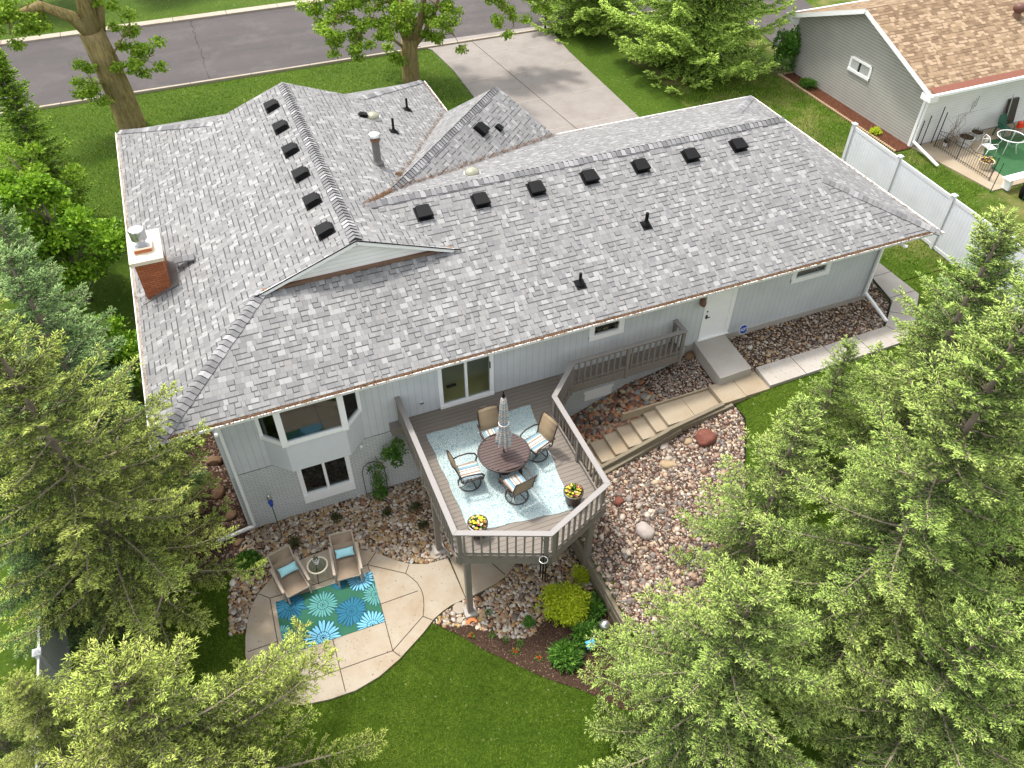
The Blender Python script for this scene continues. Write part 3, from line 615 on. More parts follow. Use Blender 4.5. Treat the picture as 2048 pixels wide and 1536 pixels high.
# walls: L-shaped, the back wall has real openings
YW = .9; X0, X1 = 1.27, 22.74
def wallrects(mb, x0, x1, z0, z1, holes, y):
    xs_ = sorted({x0, x1, *[h[0] for h in holes], *[h[1] for h in holes]}); zs_ = sorted({z0, z1, *[h[2] for h in holes], *[h[3] for h in holes]})
    xs_ = [x for x in xs_ if x0 <= x <= x1]; zs_ = [z for z in zs_ if z0 <= z <= z1]
    for a0, a1 in zip(xs_, xs_[1:]):
        for c0, c1 in zip(zs_, zs_[1:]):
            cx, cz = (a0+a1)/2, (c0+c1)/2
            if any(h[0] < cx < h[1] and h[2] < cz < h[3] for h in holes): continue
            mb.add([(a0, y, c0), (a1, y, c0), (a1, y, c1), (a0, y, c1)], [(0, 1, 2, 3)])
SL = (7.33, 8.93, 2.44, 4.5); SW = (12.06, 13.12, 3.50, 4.4); GW = (19.25, 20.64, 3.58, 4.4); DR = (16.08, 17.0, 2.15, 4.2); BAY = (2.34, 5.02, 2.1, 4.62)
LWIN = (2.98, 4.42, .14, 1.95)
b = MB(); wallrects(b, X0, X1, 2.05, EZ-.15, [SL, SW, GW, DR, BAY], YW)
b.build('back_wall', 'siding', house)
b = MB()
for p, q in [((X1, YW), (X1, 9.4)), ((X1, 9.4), (10.8, 9.4)), ((10.8, 9.4), (10.8, 15.85)), ((10.8, 15.85), (X0, 15.85)), ((X0, 15.85), (X0, YW))]:
    b.add([(*p, 2.05), (*q, 2.05), (*q, EZ-.15), (*p, EZ-.15)], [(0, 1, 2, 3)])
b.build('side_wall', 'siding', house)
b = MB(); wallrects(b, X0-.015, 15.6, -.6, 2.05, [LWIN], YW-.015)
b.add([(X0-.015, YW-.015, -.6), (X0-.015, 15.86, -.6), (X0-.015, 15.86, 2.05), (X0-.015, YW-.015, 2.05)], [(3, 2, 1, 0)])
b.build('brick_wall', 'pbrick', house)
b = MB(); b.box(15.6, X1+.03, YW-.03, YW+.3, 1.0, 2.05); b.box(X1-.3, X1+.03, YW, 9.4, 1, 2.05); b.build('foundation', 'conc', house)
for bx_ in ((X0-.04, X0+.12, YW-.05, YW-.02, 2.05, 4.64), (X1-.12, X1+.04, YW-.05, YW-.02, 2.05, 4.64), (X0-.05, X0-.02, YW-.019, YW+.1, -.4, 4.64)): b = MB(); b.box(*bx_); b.build('corner_board', 'siding_plain', house)
# interior seen through the glass
b = MB(); b.box(5.6, 10.5, YW+.02, 5.5, 2.3, 2.40); b.build('room_floor', 'intfloor', house)
b = MB(); b.box(1.5, 5.5, YW+.02, 5.5, 2.3, 2.40); b.box(1.4, 12, YW+.25, 4.4, -.5, -.3); b.build('room_floor', 'carpet', house)
b = MB(); b.box(1.4, 1.5, YW+.05, 5.5, 2.4, 4.6); b.box(5.5, 5.6, YW+.05, 5.5, 2.4, 4.6); b.box(10.5, 10.6, YW+.05, 5.5, 2.4, 4.6); b.box(1.4, 10.6, 5.5, 5.6, 2.4, 4.6); b.box(2, 5.4, 2.2, 2.3, -.3, 2.2)
b.box(11.8, 13.4, 1.7, 1.8, 3, 4.6); b.box(19, 21, 1.7, 1.8, 3, 4.6); b.build('room_wall', 'intwall', house)
b = MB(); b.box(7.75, 8.05, 1.6, 1.72, 2.401, 2.41); b.build('floor_vent', 'dark', house); b = MB(); b.box(2.6, 4.6, 1.7, 2.2, 2.4, 3.1); b.box(3.0, 4.4, 1.5, 2.1, -.3, .5); b.build('furniture', 'dark', house)
def window(name, x0, x1, z0, z1, y=YW, fw=.1, panes=1, depth=.05, sill=0, glass='glass', par=house):
    b = MB(); yo = y-depth
    b.box(x0-fw*.3, x0+fw*.7, yo, y+.06, z0, z1); b.box(x1-fw*.7, x1+fw*.3, yo, y+.06, z0, z1)
    b.box(x0-fw*.3, x1+fw*.3, yo-.004, y+.06, z1-fw*.7, z1+fw*.3); b.box(x0-fw*.3, x1+fw*.3, yo-.02, y+.06, z0-fw*.3-sill, z0+fw*.7)
    wd = (x1-x0-fw*1.4)/panes
    for k in range(1, panes): xc = x0+fw*.7+wd*k; b.box(xc-fw*.32, xc+fw*.32, yo+.01, y+.05, z0+fw*.7, z1-fw*.7)
    f = b.build(name, 'white', par, bevel=.006)
    for k in range(panes):
        b = MB(); a0 = x0+fw*.7+wd*k; b.box(a0-.01, a0+wd+.01, y+.02, y+.026, z0+fw*.5, z1-fw*.5); b.build('pane', glass, f)
    return f
sd_ = window('sliding_door', *SL[:2], SL[2]-.0, SL[3], fw=.12, panes=2)
b = MB(); b.box(8.1, 8.15, YW-.02, YW+.01, 3.3, 3.5); b.box(8.84, 8.87, YW-.06, YW-.03, 3.5, 3.75); b.build('handle', 'dark', sd_)
window('window', *SW, fw=.17, depth=.03); window('window', *GW, fw=.17, depth=.03)
window('window', LWIN[0], LWIN[1], .36, 1.95, fw=.13, panes=2, sill=.24)
b = MB(); b.box(12.0, 13.05, YW-.05, YW-.02, 1.22, 1.34); b.box(12.05, 13.0, YW-.04, YW-.02, .9, 1.22); b.build('window', 'white', house)
# bay window
P4 = [(2.34, YW), (2.86, .4), (4.49, .4), (5.02, YW)]
b = MB()
for (ax, ay), (bx, by) in zip(P4, P4[1:]): b.add([(ax, ay, 2.1), (bx, by, 2.1), (bx, by, 3.25), (ax, ay, 3.25)], [(0, 1, 2, 3)])
b.add([(x, y, 2.1) for x, y in P4], [(3, 2, 1, 0)]); bay = b.build('bay_wall', 'siding_plain', house)
f = MB()
for i_, ((ax, ay), (bx, by)) in enumerate(zip(P4, P4[1:])):
    f.bar((ax, ay, 3.25), (bx, by, 3.25), .1, .13); f.bar((ax, ay, 4.58), (bx, by, 4.58), .1, .1)
for (x, y), w__ in zip(P4, (.1, .17, .17, .1)): f.bar((x, y, 3.2), (x, y, 4.62), w__, w__)
bf = f.build('bay_window', 'white', house, bevel=.006)
for (ax, ay), (bx, by) in zip(P4, P4[1:]):
    b = MB(); b.bar((ax, ay, 3.92), (bx, by, 3.92), .008, 1.3); b.build('pane', 'glass', bf)
b = MB(); b.prism(P4, 3.24, 3.27); b.build('sill', 'dark', bf)
# door
b = MB(); b.box(DR[0], DR[1], YW+.0, YW+.04, 2.17, 4.18); dd = b.build('door', 'white', house)
b = MB(); b.box(DR[0]-.07, DR[0], YW-.04, YW+.05, 2.15, 4.25); b.box(DR[1], DR[1]+.13, YW-.04, YW+.05, 2.15, 4.25); b.box(DR[0]-.07, DR[1]+.13, YW-.04, YW+.05, 4.2, 4.3); b.box(DR[0]-.1, DR[1]+.15, YW-.07, YW+.02, 2.14, 2.18); b.build('door_frame', 'white', house)
b = MB(); b.box(16.14, 16.19, YW-.03, YW, 3.02, 3.16); b.bar((16.15, YW-.05, 3.08), (16.27, YW-.05, 3.08), .02, .02); b.box(16.15, 16.19, YW-.02, YW, 3.28, 3.32); b.build('handle', 'dark', dd)
b = MB(); b.box(15.78, 15.92, YW-.1, YW, 3.72, 3.95); b.lathe([(.03, 0), (.08, .04), (.09, .16), (.02, .24)], (15.85, YW-.12, 3.68), 10); b.build('wall_lamp', 'rust', house)
b = MB(); b.box(6.7, 6.83, YW-.03, YW, 2.78, 2.88); oo = b.build('outlet_box', 'siding_plain', house); b = MB(); b.box(6.715, 6.76, YW-.034, YW-.03, 2.8, 2.86); b.box(6.77, 6.815, YW-.034, YW-.03, 2.8, 2.86); b.build('outlet', 'dark', oo)
b = MB(); b.lathe([(.03, 0), (.05, .02), (.05, .09), (.02, .1)], (4.84, YW-.12, 1.85), 10); b.box(4.82, 4.86, YW-.1, YW, 1.88, 1.92); b.build('floodlight', 'white', house)
# downspouts
b = MB(); b.bar((X0+.12, YW-.12, 4.6), (X0+.12, YW-.12, -.12), .085, .07, (0, 1, 0)); b.bar((X0+.1, YW-.12, -.12), (.3, YW-.15, -.28), .09, .09); b.bar((X0+.12, -.05, 4.66), (X0+.12, YW-.12, 4.5), .08, .08); b.build('downspout', 'white', house, bevel=.015)
b = MB(); b.bar((X1-.12, YW-.12, 4.6), (X1-.12, YW-.12, 2.25), .085, .07, (0, 1, 0)); b.bar((X1-.12, YW-.1, 2.25), (X1-.2, -.5, 1.98), .09, .09); b.bar((X1-.12, -.05, 4.66), (X1-.12, YW-.12, 4.5), .08, .08); b.build('downspout', 'white', house, bevel=.015)
b = MB(); b.bar((X1+.5, 1.2, 4.55), (X1+.9, 1.5, 4.62), .09, .09); b.build('downspout', 'white', house)
# chimney
ch = MB(); ch.box(.3, 1.02, 5.76, 7.1, 4.6, 6.12); ch = ch.build('chimney', 'rbrick', house)
b = MB(); b.box(.2, 1.1, 5.66, 7.22, 6.12, 6.24); b.build('chimney_cap', 'cream', ch, bevel=.01)
b = MB(); b.box(.38, .84, 6.1, 6.6, 6.24, 6.36); b.build('clay_flue', 'clay', ch)
b = MB(); b.box(.34, .88, 6.06, 6.64, 6.36, 6.42); b.lathe([(.13, 0), (.13, .12), (.22, .14), (.22, .4), (.2, .44), (.02, .47)], (.61, 6.35, 6.42), 20); b.build('metal_cap', 'steel', ch, 'auto')
b = MB(); b.prism([(.15, 5.62), (1.2, 5.62), (1.2, 5.76), (.15, 5.76)], lambda x, y: zl(x, y)+.005, lambda x, y: zl(x, y)+.02); b.prism([(1.02, 5.62), (1.25, 5.62), (1.25, 7.2), (1.02, 7.2)], lambda x, y: zl(x, y)+.006, lambda x, y: zl(x, y)+.03); b.build('flashing', 'flue', ch)
# roof vents
def on(zf, x, y, ax): # matrix on slope: local +Y = up-slope
    e = .01; z = zf(x, y); gx = (zf(x+e, y)-z)/e; gy = (zf(x, y+e)-z)/e
    n = Vector((-gx, -gy, 1)).normalized(); up = Vector((gx, gy, 0)).normalized() if (gx or gy) else Vector((0, 1, 0)); up = (up-n*up.dot(n)).normalized(); sx = up.cross(n)
    return Matrix(((sx.x, up.x, n.x, x), (sx.y, up.y, n.y, y), (sx.z, up.z, n.z, z), (0, 0, 0, 1)))
def boxvent(zf, x, y, k=1):
    b = MB(); b.X = on(zf, x, y, 0)@Matrix.Scale(k, 4)
    b.box(-.25, .25, -.3, .22, .004, .02)
    b.add([(-.2, -.2, .02), (.2, -.2, .02), (.2, .2, .02), (-.2, .2, .02), (-.2, -.24, .17), (.2, -.24, .17), (.17, .19, .13), (-.17, .19, .13)], [(0, 1, 5, 4), (1, 2, 6, 5), (2, 3, 7, 6), (3, 0, 4, 7), (4, 5, 6, 7)])
    b.add([(-.23, -.27, .10), (.23, -.27, .10), (.23, -.27, .18), (-.23, -.27, .18), (-.2, .14, .17), (.2, .14, .17)], [(0, 1, 2, 3), (3, 2, 5, 4)])
    b.build('roof_vent', 'black', rp, bevel=.012)
for y in (12.42, 10.77, 9.12, 7.52, 5.91, 4.28): boxvent(zl, 5.46, y)
for x in (8.3, 10.06, 11.84, 13.62, 15.4, 17.2, 18.99): boxvent(zr, x, 4.66)
boxvent(zdr, 11.95, 9.75, .95); boxvent(zdr, 12.75, 10.05, .55); boxvent(zlr, 8.36, 12.0, .6)
def pipe(zf, x, y, h=.45, r=.045):
    b = MB(); z = zf(x, y); b.lathe([(.13, -.03), (.13, .02), (r*1.8, .07), (r*1.15, .12), (r, .13), (r, h)], (x, y, z), 14)
    b.X = on(zf, x, y, 0); b.box(-.15, .15, -.18, .15, .004, .016); b.build('vent_pipe', 'black', rp, 'auto')
pipe(zlr, 9.2, 11.05, .5); pipe(zlr, 10.36, 13.4, .45); pipe(zr, 14.61, 2.65, .42, .055); pipe(zr, 11.82, 1.34, .38)
x, y = 7.91, 8.21; z = zlr(x, y)
b = MB(); b.lathe([(.2, -.08), (.19, .05), (.13, .12), (.125, .13), (.125, .82)], (x, y, z), 18); fl = b.build('flue', 'flue', rp, 'auto')
b = MB(); b.lathe([(.135, .78), (.16, .8), (.16, .86), (.135, .87), (.135, .9), (.155, .92), (.155, .95)], (x, y, z), 18); b.build('collar', 'rust', fl, 'auto')
b = MB(); b.lathe([(.17, .93), (.2, .97), (.18, 1.03), (.1, 1.08), (.01, 1.1)], (x, y, z), 20); b.build('rain_cap', 'steel', fl, 'auto')
for x, y, zf in ((8.72, 11.98, zlr), (10.48, 6.5, zg)):
    b = MB(); z = zf(x, y); b.lathe([(.27, -.08), (.27, .05), (.22, .05), (.22, .02)], (x, y, z), 22); fr = b.build('skylight', 'steel', rp, 'auto')
    b = MB(); b.lathe([(.24, .03), (.23, .1), (.17, .17), (.08, .21), (.005, .22)], (x, y, z), 22); b.build('dome', 'dome', fr, True)
# ------------------------------------------------------------------ deck
DZ = 2.4
deck = thing('deck', 'raised taupe wood deck with railings behind the grey house', 'deck', (0, 0, 0))
DP = [(6.08, YW), (6.08, -4.02), (8.19, -4.9), (10.13, -4.06), (10.16, -.74), (11.24, .33), (15.0, .33), (15.0, YW)]
b = MB(); b.prism([(6.04, YW), (6.04, -4.06), (8.19, -4.95), (10.18, -4.09), (10.2, -.76), (11.0, .03), (11.0, YW)], DZ-.04, DZ); b.build('deck_floor', 'deckf', deck)
g = NG('deck_boards_cross'); M['deckx'] = wood_mat('deck_boards_cross', (.235, .205, .18), .14, 1, .07)
b = MB(); b.prism([(11.01, YW), (11.01, .04), (11.24, .29), (15.04, .29), (15.04, YW)], DZ-.04, DZ); b.build('walkway_floor', 'deckx', deck)
b = MB()
for p, q in zip(DP, DP[1:-1]): b.bar((*p, DZ-.18), (*q, DZ-.18), .045, .27)
b.bar((15.0, .33, DZ-.18), (15.0, YW, DZ-.18), .045, .27); b.build('rim_joist', 'deckp', deck)
b = MB()
for k in range(12): b.box(6.1, 10.1, -3.9+.42*k, -3.86+.42*k, DZ-.28, DZ-.045)
b.box(6.2, 10.1, -3.3, -3.16, DZ-.5, DZ-.28); b.build('joist', 'deckp', deck)
RT = 3.35
b = MB()
rl = [Vector((*p, RT)) for p in DP]
def offs(pts, w_):
    out = []
    for i, p in enumerate(pts):
        d1 = (p-pts[i-1]).normalized() if i else None; d2 = (pts[i+1]-p).normalized() if i < len(pts)-1 else None
        n = [Vector((-d.y, d.x, 0)) for d in (d1, d2) if d is not None]; m_ = sum(n, Vector((0, 0, 0))).normalized()
        k = w_/max(.3, m_.dot(n[0])); out.append(p+m_*k)
    return out
A_, B_ = offs(rl, .075), offs(rl, -.075)
for i in range(len(rl)-1):
    vs = [A_[i], A_[i+1], B_[i+1], B_[i]]; vs = [v-Vector((0, 0, .035)) for v in vs]+vs
    b.add(vs, [(0, 1, 2, 3), (7, 6, 5, 4), (4, 5, 1, 0), (6, 7, 3, 2), (5, 6, 2, 1), (7, 4, 0, 3)])
b.build('top_rail', 'capwood', deck, bevel=.008)
IN = offs([Vector((*p, 0)) for p in DP], .0)
for z_ in (DZ+.10, RT-.08):
    b = MB()
    for p, q in zip(IN, IN[1:]): b.bar(p+Vector((0, 0, z_)), q+Vector((0, 0, z_)), .04, .085)
    b.build('side_rail', 'deckp', deck)
posts = [(6.08, .82), (6.08, -1.3), (6.08, -3.0), (6.16, -4.04), (8.1, -4.86), (8.3, -4.86), (10.1, -3.95), (10.13, -2.4), (10.16, -.8), (10.24, -.66), (11.2, .3), (13.1, .33), (15.0, .33), (15.0, .82)]
for x, y in posts:
    b = MB(); b.box(x-.05, x+.05, y-.05, y+.05, DZ-.35, RT-.035); b.build('rail_post', 'deckp', deck, bevel=.006)
nb = 0
for p, q in zip(DP, DP[1:]):
    p = Vector((*p, 0)); q = Vector((*q, 0)); L = (q-p).length; d = (q-p).normalized(); o = Vector((-d.y, d.x, 0))*-.035
    n = int(L/.195)
    for k in range(1, n):
        c = p+d*(L*k/n)+o
        if any((Vector((*pp, 0))-c).length < .09 for pp in posts): continue
        if nb >= 99: break
        b = MB(); b.bar(c+Vector((0, 0, DZ+.04)), c+Vector((0, 0, RT-.04)), .045, .045, d); b.build('baluster', 'deckp', deck); nb += 1
for x, y, z0 in ((6.3, -4.1, -.3), (9.75, -4.1, -.3), (6.15, -1.9, -.3), (9.95, -1.6, -.1)):
    b = MB(); b.box(x-.075, x+.075, y-.075, y+.075, z0, DZ-.3); p_ = b.build('support_post', 'deckp', deck, bevel=.006)
    b = MB(); b.box(x-.17, x+.17, y-.17, y+.17, z0-.2, z0+.06); b.build('footing', 'conc', p_, bevel=.02)
b = MB(); b.box(5.75, 6.06, YW-.28, YW, DZ-.3, DZ); b.build('ledge_block', 'deckp', deck); b = MB(); b.bar((14.0, .5, DZ-.3), (14.0, YW, DZ-.75), .08, .08); b.build('bracket', 'deckp', deck)

# ------------------------------------------------------------------ deck furniture
b = MB(); n = 14
e = [(6.60, .06), (9.76, .03), (9.33, -3.86), (6.63, -3.52)]
pts = []
for i in range(4):
    a_, c_ = e[i], e[(i+1) % 4]; dx, dy = c_[0]-a_[0], c_[1]-a_[1]; L = math.hypot(dx, dy)
    for k in range(n): t = k/n; s_ = math.sin(t*math.pi*7+i*2)*.018; pts.append((a_[0]+dx*t-dy/L*s_, a_[1]+dy*t+dx/L*s_))
b.prism(pts, DZ+.004, DZ+.014); o = b.build('deck_rug', 'rug', smooth=False); tag(o, 'large pale aqua patterned rug laid under the dining set on the deck', 'rug')
tb = thing('patio_table', 'round dark brown slatted dining table on the deck', 'table', (8.17, -1.93, DZ+.014))
b = MB()
for k in range(15):
    x0 = -.70+k*.0955; xc = x0+.0477; hw_ = math.sqrt(max(.0, .70**2-max(abs(x0), abs(x0+.09))**2))
    hw2 = math.sqrt(max(.01, .70**2-min(abs(x0), abs(x0+.09))**2))
    if hw_ > .04: b.box(-hw_, hw_, x0+.003, x0+.086, .69, .71)
b.build('table_top', 'tablet', tb)
b = MB(); b.tube([(.68*math.cos(t), .68*math.sin(t), .695) for t in np.linspace(0, 2*math.pi, 48, endpoint=False)], .026, 8, True); b.lathe([(.65, .67), (.655, .69)], (0, 0, 0), 40); b.build('rim', 'brown', tb, True)
for k in range(4):
    t = math.pi/4+k*math.pi/2+.15; b = MB(); b.bar((.2*math.cos(t), .2*math.sin(t), .66), (.48*math.cos(t), .48*math.sin(t), 0), .09, .045, (-math.sin(t), math.cos(t), 0)); b.build('leg', 'brown', tb, bevel=.01)
um = thing('patio_umbrella', 'closed striped patio umbrella standing in the middle of the brown table', 'umbrella', (8.17, -1.93, DZ+.015))
b = MB(); b.lathe([(.22, 0), (.22, .05), (.04, .09), (.021, .12), (.021, 2.86)], (0, 0, 0), 16); b.build('pole', 'brown', um, 'auto')
b = MB(); b.lathe([(.03, 2.74), (.042, 2.78), (.03, 2.86), (.012, 2.9), (.02, 2.93), (.004, 2.96)], (0, 0, 0), 12); b.build('finial', 'black', um, True)
prof = [(.03, 2.76), (.065, 2.7), (.08, 2.5), (.092, 2.3), (.1, 2.1), (.098, 1.95), (.09, 1.8), (.11, 1.65), (.14, 1.45), (.175, 1.25), (.165, 1.08)]
b = MB(); n = 48; vs = []
for i, (r, z) in enumerate(prof):
    for k in range(n):
        t = 2*math.pi*k/n; rr = r*(1+.34*math.cos(8*t+i*.15)*(min(1, i/3))+.05*math.sin(3*t+i)); zz = z+(0 if i < 9 else .09*math.cos(8*t))
        vs.append((rr*math.cos(t), rr*math.sin(t), zz))
b.add(vs, [(i*n+(k+1) % n, i*n+k, (i+1)*n+k, (i+1)*n+(k+1) % n) for i in range(len(prof)-1) for k in range(n)])
b.build('canopy', 'canopy', um, True)
b = MB(); b.tube([(.128*math.cos(t), .128*math.sin(t), 1.83) for t in np.linspace(0, 2*math.pi, 24, endpoint=False)], .012, 6, True); b.build('tie', 'white', um, True)
def make_chair():
    t = thing('patio_chair', '', 'chair', (0, 0, 0), 0, 'sling chairs round the deck table')
    b = MB(); b.tube([(.27*math.cos(a), .27*math.sin(a), .03) for a in np.linspace(0, 2*math.pi, 36, endpoint=False)], .014, 6, True)
    for a in (.4, 2.0, 3.5, 5.1): b.tube([(.27*math.cos(a), .27*math.sin(a), .03), (.15*math.cos(a+.25), .15*math.sin(a+.25), .06), (.03*math.cos(a+.3), .03*math.sin(a+.3), .16), (0, 0, .3)], .013, 6)
    b.lathe([(.045, .2), (.045, .33)], (0, 0, 0), 10); b.build('swivel_base', 'brown', t, True)
    b = MB()
    for s in (-1, 1):
        x = .27*s
        b.tube([(x, .25, .36), (x, .27, .40), (x, .1, .40), (x, -.2, .37), (x, -.25, .42), (x, -.27, .6), (x, -.33, .8), (x*.98, -.39, .98), (x*.95, -.43, 1.04)], .017, 6)
    for y_, z_ in ((.24, .37), (-.2, .36), (0, .36)): b.bar((-.27, y_, z_), (.27, y_, z_), .03, .03)
    b.tube([(-.26, -.43, 1.035), (0, -.45, 1.05), (.26, -.43, 1.035)], .015, 6); b.build('frame', 'brown', t, True)
    for s in (-1, 1):
        x = .31*s; b = MB(); b.tube([(x, -.29, .63), (x*1.04, -.15, .67), (x*1.08, .08, .67), (x*1.04, .24, .62), (x, .29, .52), (x*.95, .25, .40)], .02, 6); b.build('arm', 'brown', t, True)
    b = MB(); pr_ = [(-.245, .44), (-.265, .6), (-.33, .82), (-.385, .97), (-.42, 1.02)]
    for (y0, z0), (y1, z1) in zip(pr_, pr_[1:]): b.add([(-.25, y0, z0), (.25, y0, z0), (.25, y1, z1), (-.25, y1, z1), (-.25, y0-.012, z0), (.25, y0-.012, z0), (.25, y1-.012, z1), (-.25, y1-.012, z1)], [(0, 1, 2, 3), (7, 6, 5, 4), (1, 5, 6, 2), (4, 0, 3, 7)])
    b.build('back_sling', 'sling', t, True)
    b = MB(); b.box(-.24, .24, -.22, .26, .40, .46); b.build('cushion', 'stripe', t, bevel=.025)
    b = MB()
    for s in (-1, 1):
        for k in range(3): b.tube([(.23*s, -.22, .44), (.27*s+.02*k*s, -.27-.02*k, .4-.02*k), (.26*s, -.28-.03*k, .3)], .006, 4)
    b.build('cushion_ties', 'white', t)
    return t
ch0 = make_chair(); ch0['label'] = 'sling chair on the left side of the round table, turned to face right'
ch0.location = (7.14, -2.02, DZ+.014); ch0.rotation_euler = (0, 0, R(-94)); ch0.scale = (1.12,)*3
dup(ch0, (8.14, -2.9, DZ+.014), R(2+8), 'sling chair nearest the camera, its tan back towards us and ring base showing')
dup(ch0, (9.2, -1.78, DZ+.014), R(108), 'sling chair on the right side of the round table, near the long railing')
dup(ch0, (8.2, -1.1, DZ+.014), R(180), 'sling chair behind the table, nearest the sliding glass door')

def leafball(center, rad, n, L, W, rg, up=.3, flat=1.0, shell=.6):
    d = norm(rg.normal(size=(n, 3))); d[:, 2] = np.abs(d[:, 2])*.9-.05; r = (shell+(1-shell)*rg.random(n))**1.0
    P = np.array(center)+d*np.array(rad)*r[:, None]; D = norm(d+rg.normal(0, .55, (n, 3))+np.array([0, 0, up*.3])); N = norm(rg.normal(0, .6, (n, 3))+d+np.array([0, 0, .7]))
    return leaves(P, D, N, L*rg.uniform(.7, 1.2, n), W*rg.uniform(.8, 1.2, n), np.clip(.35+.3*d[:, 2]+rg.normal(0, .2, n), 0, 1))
def planter(x, y, seed, label):
    t = thing('flower_pot', label, 'flower pot', (x, y, DZ+.015), 0, 'brown pots of pansies on the deck')
    b = MB(); b.lathe([(.13, .03), (.15, .05), (.175, .28), (.2, .30), (.2, .335), (.175, .34), (.165, .30)], (0, 0, 0), 26)
    for k in range(4): a = k*math.pi/2+.5; b.box(.13*math.cos(a)-.02, .13*math.cos(a)+.02, .13*math.sin(a)-.02, .13*math.sin(a)+.02, 0, .05)
    b.build('pot', 'pot', t, 'auto'); b = MB(); b.lathe([(.01, .29), (.165, .295), (.165, .30)], (0, 0, 0), 20); b.build('soil', 'soil', t)
    rg = np.random.default_rng(seed); v = leafball((0, 0, .31), (.16, .16, .12), 260, .06, .035, rg); mesh_np('leaves', v[0], v[1], 'leaf', t, v[2])
    t.scale = (1.32,)*3
    n = 60; d = norm(rg.normal(size=(n, 3))); d[:, 2] = np.abs(d[:, 2]); P = np.array([0, 0, .33])+d*np.array([.15, .15, .12]); ps = []; tn_ = rg.random(n)
    for k in range(5):
        a = 2*math.pi*k/5; D = np.stack([np.full(n, math.cos(a)), np.full(n, math.sin(a)), np.full(n, .15)], 1); D = norm(D+rg.normal(0, .1, (n, 3))); ps.append(leaves(P, D, norm(d+np.array([0, 0, .8])), np.full(n, .028), np.full(n, .024), tn_))
    v = cat(ps); mesh_np('flowers', v[0], v[1], 'purple', t, v[2])
planter(6.79, -3.62, 1, 'brown pot of yellow pansies by the front left corner of the deck')
planter(9.42, -3.62, 2, 'brown pot of yellow and purple pansies by the right railing')
# wind chime
t = thing('wind_chime', 'black wind chime hanging from the front railing of the deck', 'wind chime', (7.95, -5.03, 3.3))
t.scale = (1.35, 1.35, 1.15)
b = MB(); b.bar((0, .1, .03), (0, -.02, .03), .012, .012); b.tube([(0, -.02, .03), (0, -.02, -.62)], .004, 5); b.build('hook', 'black', t)
b = MB(); b.tube([(.075*math.cos(a), .075*math.sin(a)-.02, -.62) for a in np.linspace(0, 2*math.pi, 20, endpoint=False)], .01, 6, True); b.build('ring', 'steel', t, True)
for k in range(6): a = k*math.pi/3; x_, y_ = .055*math.cos(a), .055*math.sin(a)-.02; b = MB(); b.tube([(x_, y_, -.66), (x_, y_, -1.05-.06*k)], .013, 8); b.build('chime_tube', 'black', t, True)

# ------------------------------------------------------------------ patio things
rug = MB(); rc_ = [(1.48, -1.83), (4.17, -1.88), (4.09, -3.51), (1.42, -3.47)]
rug.prism(rc_, PZ+.004, PZ+.012, 0)
def clip(poly, cl):
    n = len(cl)
    for i in range(n):
        (ax, ay), (bx, by) = cl[i], cl[(i+1) % n]; out = []
        ins = lambda p: (bx-ax)*(p[1]-ay)-(by-ay)*(p[0]-ax) >= 0
        for j in range(len(poly)):
            p, q = poly[j], poly[(j+1) % len(poly)]; a_, c_ = ins(p), ins(q)
            if a_ != c_:
                d1 = (bx-ax)*(p[1]-ay)-(by-ay)*(p[0]-ax); d2 = (bx-ax)*(q[1]-ay)-(by-ay)*(q[0]-ax); t = d1/(d1-d2)
                x_ = (p[0]+(q[0]-p[0])*t, p[1]+(q[1]-p[1])*t)
                out += ([p, x_] if a_ else [x_])
            elif a_: out.append(p)
        poly = out
        if not poly: return []
    return poly
rcc = rc_[::-1]
lay = [0]
def petal(cx, cy, a, r0, r1, w_, z, mi):
    pr_ = [(r0, .12), (r0+(r1-r0)*.35, .32), (r0+(r1-r0)*.7, .5), (r0+(r1-r0)*.88, .42), (r0+(r1-r0)*.97, .2), (r1, 0)]
    L = [(r, w_*k) for r, k in pr_]+[(r, -w_*k) for r, k in pr_[::-1][1:]]
    c_, s_ = math.cos(a), math.sin(a); P = clip([(cx+r*c_-k*s_, cy+r*s_+k*c_) for r, k in L], rcc)
    if len(P) > 2: rug.add([(x_, y_, z) for x_, y_ in P], [tuple(range(len(P)))[::-1]], mi)
def flower(cx, cy, rr, mi, n=24):
    lay[0] += 1; z = PZ+.013+lay[0]*.0009
    for k in range(n):
        a = 2*math.pi*(k+rnd.uniform(-.1, .1))/n; r1 = rr*rnd.uniform(.82, 1.05); w_ = rr*.185*rnd.uniform(.85, 1.1)
        petal(cx, cy, a, rr*.1, r1+.012, w_*1.3, z-.0004+k*.000002, 1); petal(cx, cy, a, rr*.14, r1, w_*.72, z+k*.000002, mi)
    for k in range(14): petal(cx, cy, 2*math.pi*k/14+.1, rr*.08, rr*.36, rr*.17, z+.0002+k*.000002, 1); petal(cx, cy, 2*math.pi*k/14+.1, rr*.1, rr*.33, rr*.1, z+.0003+k*.000002, mi)
    for r_k, m_ in ((.15, 1), (.12, mi), (.07, 1)):
        P = clip([(cx+rr*r_k*math.cos(t_), cy+rr*r_k*math.sin(t_)) for t_ in np.linspace(0, 2*math.pi, 14, endpoint=False)], rcc)
        if len(P) > 2: rug.add([(x_, y_, z+.0006-r_k*.001) for x_, y_ in P], [tuple(range(len(P)))[::-1]], m_)
BL, SK, TE = 2, 3, 4
for cx, cy, rr, mi in ((3.22, -1.9, .22, BL), (1.83, -2.09, .46, BL), (2.66, -2.40, .44, TE), (4.08, -2.62, .38, TE), (3.34, -2.88, .46, BL), (3.80, -1.99, .42, SK), (1.42, -2.9, .40, TE), (2.46, -3.36, .52, SK), (1.66, -3.46, .28, BL), (3.76, -3.50, .46, SK)):
    flower(cx, cy, rr, mi)
